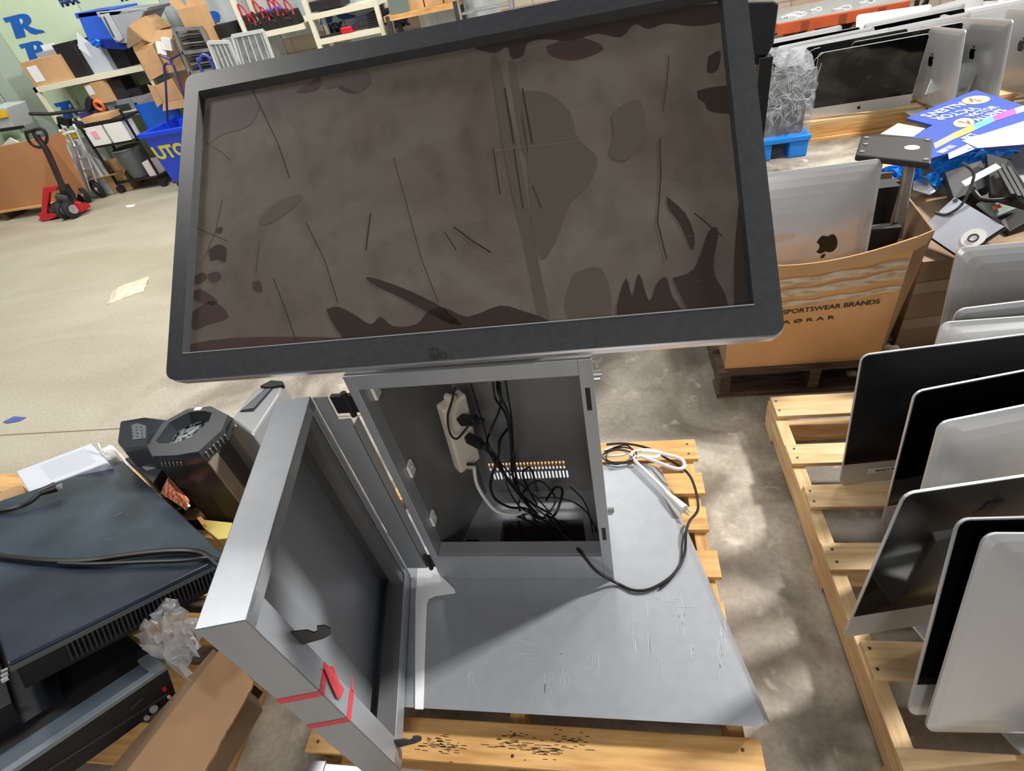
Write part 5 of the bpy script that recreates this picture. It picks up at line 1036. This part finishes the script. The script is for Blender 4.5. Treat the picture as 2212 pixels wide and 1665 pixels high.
# brown sheet / carton & pallet jack
yb = 5.75
bb = thing('cardboard_carton', 'very large plain brown carton standing on a pallet at far left', 'carton', (-7,6,.12)); brn = mat('plain_brown_card',(184,132,88),.7, rgb2=(172,120,78), scale=1.5)
pTR, pBR = at(96,297,y=yb), at(165,438,y=yb); pBR.z = .12
L_ = Vector((-8.6,yb,0)); pTL = pTR+(Vector((-1.6,-.06,-.02))); 
b = MB(); b.prism([pTR, Vector((pBR.x-.42,yb,.12)), Vector((-8.2,yb,.12)), Vector((-8.2,yb,pTR.z-.03))], (0,.06,0)); b.build('front_sheet', brn, bb)
b = MB(); b.prism([pTR+Vector((0,.0,0)), pTR+Vector((.05,.2,-.0)), Vector((pBR.x+.02,yb+.2,.12)), Vector((pBR.x-.42,yb,.12))], (.01,.005,0)); b.build('side_sheet', brn, bb)
pl_ = thing('wooden_pallet', 'old wooden pallet under the very large brown carton', 'pallet', (-7.3,6,0))
for k in range(4): MB().b2((-8.3,yb-.05+.18*k,.1),(-6.45,yb+.07+.18*k,.118)).build('deck_board', woodo, pl_)
for x in (-8.2,-7.4,-6.5): MB().b2((x,yb-.04,.001),(x+.05,yb+.6,.1)).build('stringer', wooddk, pl_)
pj = thing('pallet_jack', 'red pallet jack with black handle in front of the brown carton', 'pallet jack', at(125,470,y=5.45)); yj = 5.45
J_ = lambda a, c, d=0: at(a, c, y=yj+d)
MB().prism([J_(92,406),J_(124,402),J_(122,412),J_(106,416),J_(100,462),J_(124,460),J_(122,468),J_(104,477),J_(82,477),J_(88,466)], (0,.05,0)).build('red_frame', redp, pj, bevel=.006)
MB().prism([Vector((J_(82,477).x,yj+.05,.03)),Vector((J_(170,460).x,yj+.02,.03)),Vector((J_(170,460).x,yj+.2,.03)),Vector((J_(82,477).x,yj+.28,.03))], (0,0,.05)).build('fork', redp, pj)
MB().prism([J_(160,436),J_(172,440),J_(176,458),J_(168,462),J_(158,448)], (0,.04,0)).build('red_guard', redp, pj, bevel=.005)
MB().cyl(J_(115,452,.06),J_(150,430,.02),.055,16).cyl(J_(125,425),J_(150,430),.045,12).build('pump', steeldk, pj)
MB().prism([J_(126,402),J_(140,400),J_(158,428),J_(150,436),J_(130,425)], (0,.06,0)).build('black_bracket', blackm, pj, bevel=.006)
for a, c in ((137,454),(152,448)): w0 = J_(a,c,-.02); w0.z = .10; MB().torus(w0,Vector((.9,-.3,0)),.065,.035,22,8).build('wheel', rubber, pj, smooth=True); MB().cyl(w0-Vector((.045,-.015,0)),w0+Vector((.045,-.015,0)),.05,14).build('hub', galv, pj)
MB().tube([J_(138,410),J_(120,368),J_(98,320),J_(84,302),J_(74,284)], .032, 8, 3).build('handle_shaft', mat('shaft_black',(44,28,32),.4), pj, smooth=True)
MB().tube([J_(55,283),J_(60,300),J_(70,313),J_(84,318),J_(94,314),J_(101,303),J_(100,290),J_(92,279),J_(76,280),J_(57,286)], .015, 8, 4).build('handle_loop', blackm, pj, smooth=True)
MB().tube([J_(0,288,.1),J_(20,284,.05),J_(46,278)], .02, 8).build('tow_bar', blackm, pj) if False else None
MB().box(J_(86,286),(.07,.03,.03)).build('release_lever', galv, pj)
# far left machine
fl_ = thing('floor_machine', 'grey machine with yellow label at the far left edge', 'machine', at(10,300,y=6.0)); 
MB().prism([at(-30,235,y=6.1),at(12,232,y=6.1),at(32,282,y=6.1),at(-30,290,y=6.1)], (0,.3,0)).build('housing', mat('machine_grey',(186,192,194),.4), fl_, bevel=.01)
MB().prism([at(-10,240,y=6.08),at(12,238,y=6.08),at(18,252,y=6.08),at(-10,258,y=6.08)], (0,.01,0)).build('yellow_label', mat('drill_yellow',(236,190,40),.4), fl_)
MB().bar(at(-20,284,y=6.0), at(50,274,y=6.0), .03, .03).build('black_bar', blackm, fl_)
tag(MB().prism([at(2,316,y=6.0),at(20,298,y=6.0),at(40,308,y=6.0),at(20,318,y=6.0)], (0,.02,0)).build('white_sheet', white), 'white sheet with black stripe above the brown carton edge', 'sheet')
# ================================================================== BACKGROUND RIGHT
yr = 6.0
ob = thing('steel_bench', 'orange steel bench frame with white cables on top along the back wall', 'bench', (1.9,6.3,0))
a, c = at(1680,55,y=yr), at(1968,0,y=yr); zt2 = (a.z+c.z)/2
MB().b2((a.x,yr,zt2-.085),(c.x,yr+.04,zt2)).b2((a.x,yr+.75,zt2-.085),(c.x,yr+.79,zt2)).b2((a.x,yr+.04,zt2-.05),(a.x+.05,yr+.75,zt2)).build('beam', orangep, ob)
MB().b2((a.x+.01,yr+.04,zt2-.02),(c.x-.01,yr+.75,zt2+.002)).build('top_sheet', mat('top_sheet',(160,168,170),.25,.2), ob)
for px, py in ((1752,70),(1955,40)):
    x = at(px,py,y=yr).x
    for y in (yr+.002,yr+.74): MB().b2((x-.03,y,.001),(x+.03,y+.05,zt2-.08)).build('leg', orangep, ob)
for k in range(3): x = a.x+(c.x-a.x)*(.19+.29*k); MB().b2((x,yr-.003,zt2-.08),(x+.06,yr-.0005,zt2-.01)).build('brown_label', mat('brown_label',(140,70,40),.5), ob)
for k in range(9):
    x = rs.uniform(a.x+.1,c.x-.1); y = yr+.06+rs.uniform(0,.3); r_ = rs.uniform(.03,.06)
    MB().tube([(x+r_*1.6*math.cos(t_),y+r_*math.sin(t_),zt2+.008+.01*math.sin(t_*2)) for t_ in [i*.6 for i in range(13)]], .005, 6, 2).build('x', whitecable, smooth=True)
    tag(bpy.context.scene.objects[-1] if False else C.objects[-1], 'white cable coil lying among others on the orange bench', 'cable', 'white cable coils on the orange bench'); C.objects[-1].name = 'cable_coil'
tag(MB().b2((a.x-.12,yr+.3,zt2+.0),(a.x-.06,yr+.6,zt2+.6)).build('wood_post', woodo), 'narrow wooden board behind the left end of orange bench', 'board')
tag(MB().b2((a.x+.35,yr+.55,.001),(a.x+.62,yr+.9,.45)).build('brown_carton', mat('dk_brown_carton',(112,92,76),.7)), 'dark brown carton beneath the left of the orange bench', 'carton')
tag(MB().b2((c.x-.42,yr+.4,.001),(c.x-.12,yr+.85,.44)).build('brown_carton', mat('red_brown_carton',(110,72,56),.7)), 'reddish brown carton beneath the right end of orange bench', 'carton')
# stair rail at right wall
rl = thing('stair_rail', 'thin black metal stair rail against the wall at upper right', 'rail', (3,6.9,.4)); yw = 6.8
for p, q in (((1972,48),(1982,0)),((1988,42),(2002,0)),((1975,42),(2085,-5)),((1994,12),(2004,0))): MB().bar(at(*p,y=yw),at(*q,y=yw),.035,.03).build('bar', blackm, rl)
# black monitor just right of the touchscreen
bm2 = thing('desktop_monitor', 'black monitor seen from behind on stand right of the touchscreen top corner', 'monitor', (.8,3.2,.0))
p = [at(a_,c_,y=3.2) for a_,c_ in ((1600,4),(1672,2),(1683,8),(1672,95),(1658,122),(1600,118))]; MB().prism(p, (0,.04,0)).build('rear_shell', blackpl, bm2, bevel=.008)
MB().prism([at(a_,c_,y=3.22) for a_,c_ in ((1630,112),(1655,112),(1648,140),(1630,140))], (0,.03,0)).build('neck', blackm, bm2)
MB().b2((.78,3.18,.0),(.84,3.26,.95)).b2((.6,3.05,.0),(1.0,3.4,.02)).build('pole_stand', blackm, bm2)
wire('monitor_wire', 'short black wire at the lower edge of the black monitor', [at(1660,78,y=3.25),at(1672,76,y=3.25),at(1679,72,y=3.25)], .004)
# wrapped pallet load
wl = thing('wrapped_load', 'black goods in clear shrink wrap on a bright blue plastic pallet', 'wrapped goods', (1.3,4.5,0))
x0_, y0_ = .95, 4.36
MB().b2((x0_+.04,y0_+.03,.16),(1.42,5.0,.44)).build('black_goods', blackm, wl)
rr2 = random.Random(4); b = MB()
for k in range(90):
    x = rr2.uniform(x0_+.05,1.42); z = rr2.uniform(.2,.62); b.tube([(x,y0_-.002,z),(x+rr2.uniform(-.05,.05),y0_-.006,z+rr2.uniform(.03,.1)),(x+rr2.uniform(-.08,.08),y0_,z+rr2.uniform(.05,.14))], .0014, 5, 2)
b.build('wrap_creases', mat('crease',(220,224,228),.15), wl)
wrapm = mat('shrink_wrap',(200,206,212),.10,0,alpha=.16,bump=1,scale=18)
b = MB(); nx, nz = 16, 12
for fc in range(2):
    vs = []; fs = []
    for j in range(nz+1):
        for i in range(nx+1):
            s, t_ = i/nx, j/nz; bulge = .04*math.sin(math.pi*t_)
            if fc == 0: vs.append((x0_+.50*s, y0_-.01-bulge*.3+rr2.uniform(-.012,.012), .15+(.53-.12*s)*t_+rr2.uniform(-.008,.008)))
            else: vs.append((x0_+.50+bulge*.3+rr2.uniform(-.012,.012), y0_+.6*s, .15+.41*t_+rr2.uniform(-.008,.008)))
    for j in range(nz):
        for i in range(nx): fs.append((j*(nx+1)+i,j*(nx+1)+i+1,(j+1)*(nx+1)+i+1,(j+1)*(nx+1)+i))
    b.add(vs, fs)
vs = []; fs = []
for j in range(9):
    for i in range(13): s, t_ = i/12, j/8; vs.append((x0_+.5*s, y0_+.6*t_, .68-.12*s+.05*math.sin(math.pi*t_)+rr2.uniform(-.02,.03)))
for j in range(8):
    for i in range(12): fs.append((j*13+i,j*13+i+1,(j+1)*13+i+1,(j+1)*13+i))
b.add(vs, fs); b.build('shrink_wrap', wrapm, wl, solid=.002)
bp_ = mat('blue_pallet_plastic',(20,130,226),.35)
bpl = thing('plastic_pallet', 'bright blue plastic pallet under the wrapped black goods', 'pallet', (1.2,4.6,0)); MB().b2((.75,4.32,.115),(1.47,5.0,.155)).build('deck', bp_, bpl, bevel=.008)
for x in (.76,1.08,1.33):
    for y in (4.33,4.85): MB().b2((x,y,.001),(x+.13,y+.13,.115)).build('foot_block', bp_, bpl, bevel=.008)
# computer pallets in the back
bk = thing('wooden_pallet', 'wooden pallet under the pair of black screened computers at back right', 'pallet', (2.1,5,0))
for k in range(7): MB().b2((1.45,4.62+.17*k,.12),(2.9,4.73+.17*k,.14)).build('deck_board', woodp, bk)
for y in (4.62,5.1,5.6): MB().b2((1.45,y,.025),(2.9,y+.04,.12)).b2((1.45,y-.03,.001),(2.9,y+.06,.022)).build('stringer', woodo, bk)
bk2 = thing('wooden_pallet', 'wooden pallet under the silver backed computers at far right', 'pallet', (3.5,5,0))
for k in range(7): MB().b2((2.95,4.5+.17*k,.12),(4.2,4.61+.17*k,.14)).build('deck_board', woodp, bk2)
for y in (4.5,5.0,5.5): MB().b2((2.95,y,.001),(4.2,y+.04,.12)).build('stringer', woodo, bk2)
g2 = 'computers massed at the back right'
imac((1.551,4.683,.142), (-9,-12,-3), 'left black screened computer of the front pair at back right', stand=False, group=g2)
imac((1.82,4.84,.142), (-9,-12,-3), 'right black screened computer of the front pair at back right', stand=False, group=g2)
imac((1.50,4.83,.142), (-4,-5,-2), 'black edge of a computer directly behind the front pair', stand=False, group=g2)
for k, (x, y, rl_, fp_, lb) in enumerate(((1.42,4.90,-3,True,'silver computer back with rounded corner behind the front pair, nearest'),(1.36,5.02,-3,True,'silver computer back behind the front pair, second row'),(1.30,5.14,-2,False,'dark edged computer behind the front pair, third row'),(1.22,5.26,-3,True,'pale computer back at left end behind the front pair, fourth row'))):
    imac((x,y,.142), (-4,-6,rl_), lb, flip=fp_, stand=False, group=g2)
for k, (x, y, lb) in enumerate(((1.95,4.98,'computer back in the middle rows behind the right screen'),(1.98,5.12,'dark computer screen in the middle rows behind the right screen'),(2.05,5.28,'pale computer edge in the fifth row behind the right screen'))):
    imac((x,y,.142), (-5,-6,-3), lb, flip=(k!=1), stand=False, group=g2)
# frameless stands
for k, (a_, c_, lb) in enumerate(((2038,140,'left loose white computer stand leaning by the front pair'),(2082,142,'right loose white computer stand leaning by the front pair'))):
    o = thing('computer_stand', lb, 'stand', at(a_-25,c_+75,y=4.55)); T_ = at(a_,c_,y=4.5); B_ = at(a_-26-4*k,c_+62+8*k,y=4.42); e = (B_-T_).normalized(); sd = Vector((1,.25,0)).normalized()
    MB().prism([T_-sd*.045, T_+sd*.045, B_+sd*.045, B_-sd*.045], (.0,.01,.004)).build('stand_leg', aluwhite, o, bevel=.004)
    MB().prism([T_-sd*.045, T_+sd*.045, T_+sd*.045+Vector((.02,.09,-.02)), T_-sd*.045+Vector((.02,.09,-.02))], (0,0,.008)).build('stand_hinge_plate', aluwhite, o, bevel=.003)
    p = T_*.25+B_*.75-Vector((0,.002,0)); MB().cyl(p, p-Vector((0,.002,0)), .02, 16).build('cable_hole', steeldk, o)
    MB().b2((B_.x-.08,B_.y-.02,.142),(B_.x+.06,B_.y+.12,.15)).build('stand_foot', aluwhite, o)
# cluster of silver backs
ks = [((2.515,4.74,.167),(-92,-6,-6.6),'silver computer back with dark fruit mark, largest at back right'),((2.30,4.80,.15),(-92,-6,-6),'silver computer back with dark fruit mark just left of the largest'),((2.45,5.0,.16),(5,4,0),'silver computer back peeking above the marked pair'),
      ((2.78,4.74,.17),(-92,-4,-6),'silver computer back at right of the largest marked one'),((3.3,4.9,.20),(4,5,2),'pale computer back high at the right edge')]
for k, (p_, e_, lb) in enumerate(ks): imac(p_, e_, lb, flip=True, stand=(k in (0,)), group=g2)
imac((3.02,4.72,.16), (-80,-6,-6), 'black screened computer at the far right edge of back group', group=g2)
imac((3.25,4.62,.16), (-85,14,-4), 'silver stand and back of a computer at the right frame edge', flip=True, group=g2)
for k, (p_, e_) in enumerate((((2.3,5.35,.3),(-4,50,4)),((2.7,5.45,.34),(10,60,-6)),((2.1,5.5,.3),(-10,40,0)),((3.0,5.4,.4),(0,70,14)),((2.85,5.1,.42),(20,50,40)))):
    imac(p_, e_, ['tipped pale computer among the top of the back heap, centre','pale computer lying back near the stair rail','pale computer leaning below the orange bench end','uppermost pale computer lying flat on the back heap','small tilted silver computer corner amid the heap'][k], W_=.53, H_=.38, flip=True, stand=False, group=g2, chin=.06)
# dark screens under the bench in a row (21 inch, edge on)
for k in range(4):
    x = 1.72+.2*k; imac((x,5.75+.01*k,.02), (62,6,0), ['first','second','third','fourth'][k]+' edge on silver computer from the left under the orange bench', W_=.53, H_=.42, flip=(True), stand=False, group='computers under the orange bench', chin=.06)
tag(MB().b2((1.50,5.55,.002),(1.62,5.72,.36)).build('white_tower', mat('offwhite',(226,222,210),.5), bevel=.015), 'white rounded computer tower beside the left bench leg', 'computer')
tag(MB().b2((1.36,5.62,.002),(1.47,5.8,.34)).build('beige_tower', mat('beige_tower',(190,180,156),.5), bevel=.012), 'beige computer tower left of the white one', 'computer')
for k in range(3):
    imac((2.1+.28*k,5.62,.13), (-3,5,0), ['left','middle','right'][k]+' white framed old display beneath the bench', W_=.5, H_=.36, stand=False, group='white framed displays under the bench', chin=.07)
# dark covers on carton heap, extras at far right top
crumple('dark_bag', 'large dark bag against the wall at upper right', [at(2075,60,y=6.6),at(2130,0,y=6.6),at(2230,-20,y=6.6),at(2150,60,y=6.6)], .1, mat('dark_bag',(40,44,42),.6), 'bag', 41, .05)
# base fill is even world light added for the unbuilt walls and ceiling
for o in list(bpy.data.objects):
    if o.type == 'MESH' and not o.data.polygons: bpy.data.objects.remove(o, do_unlink=True)
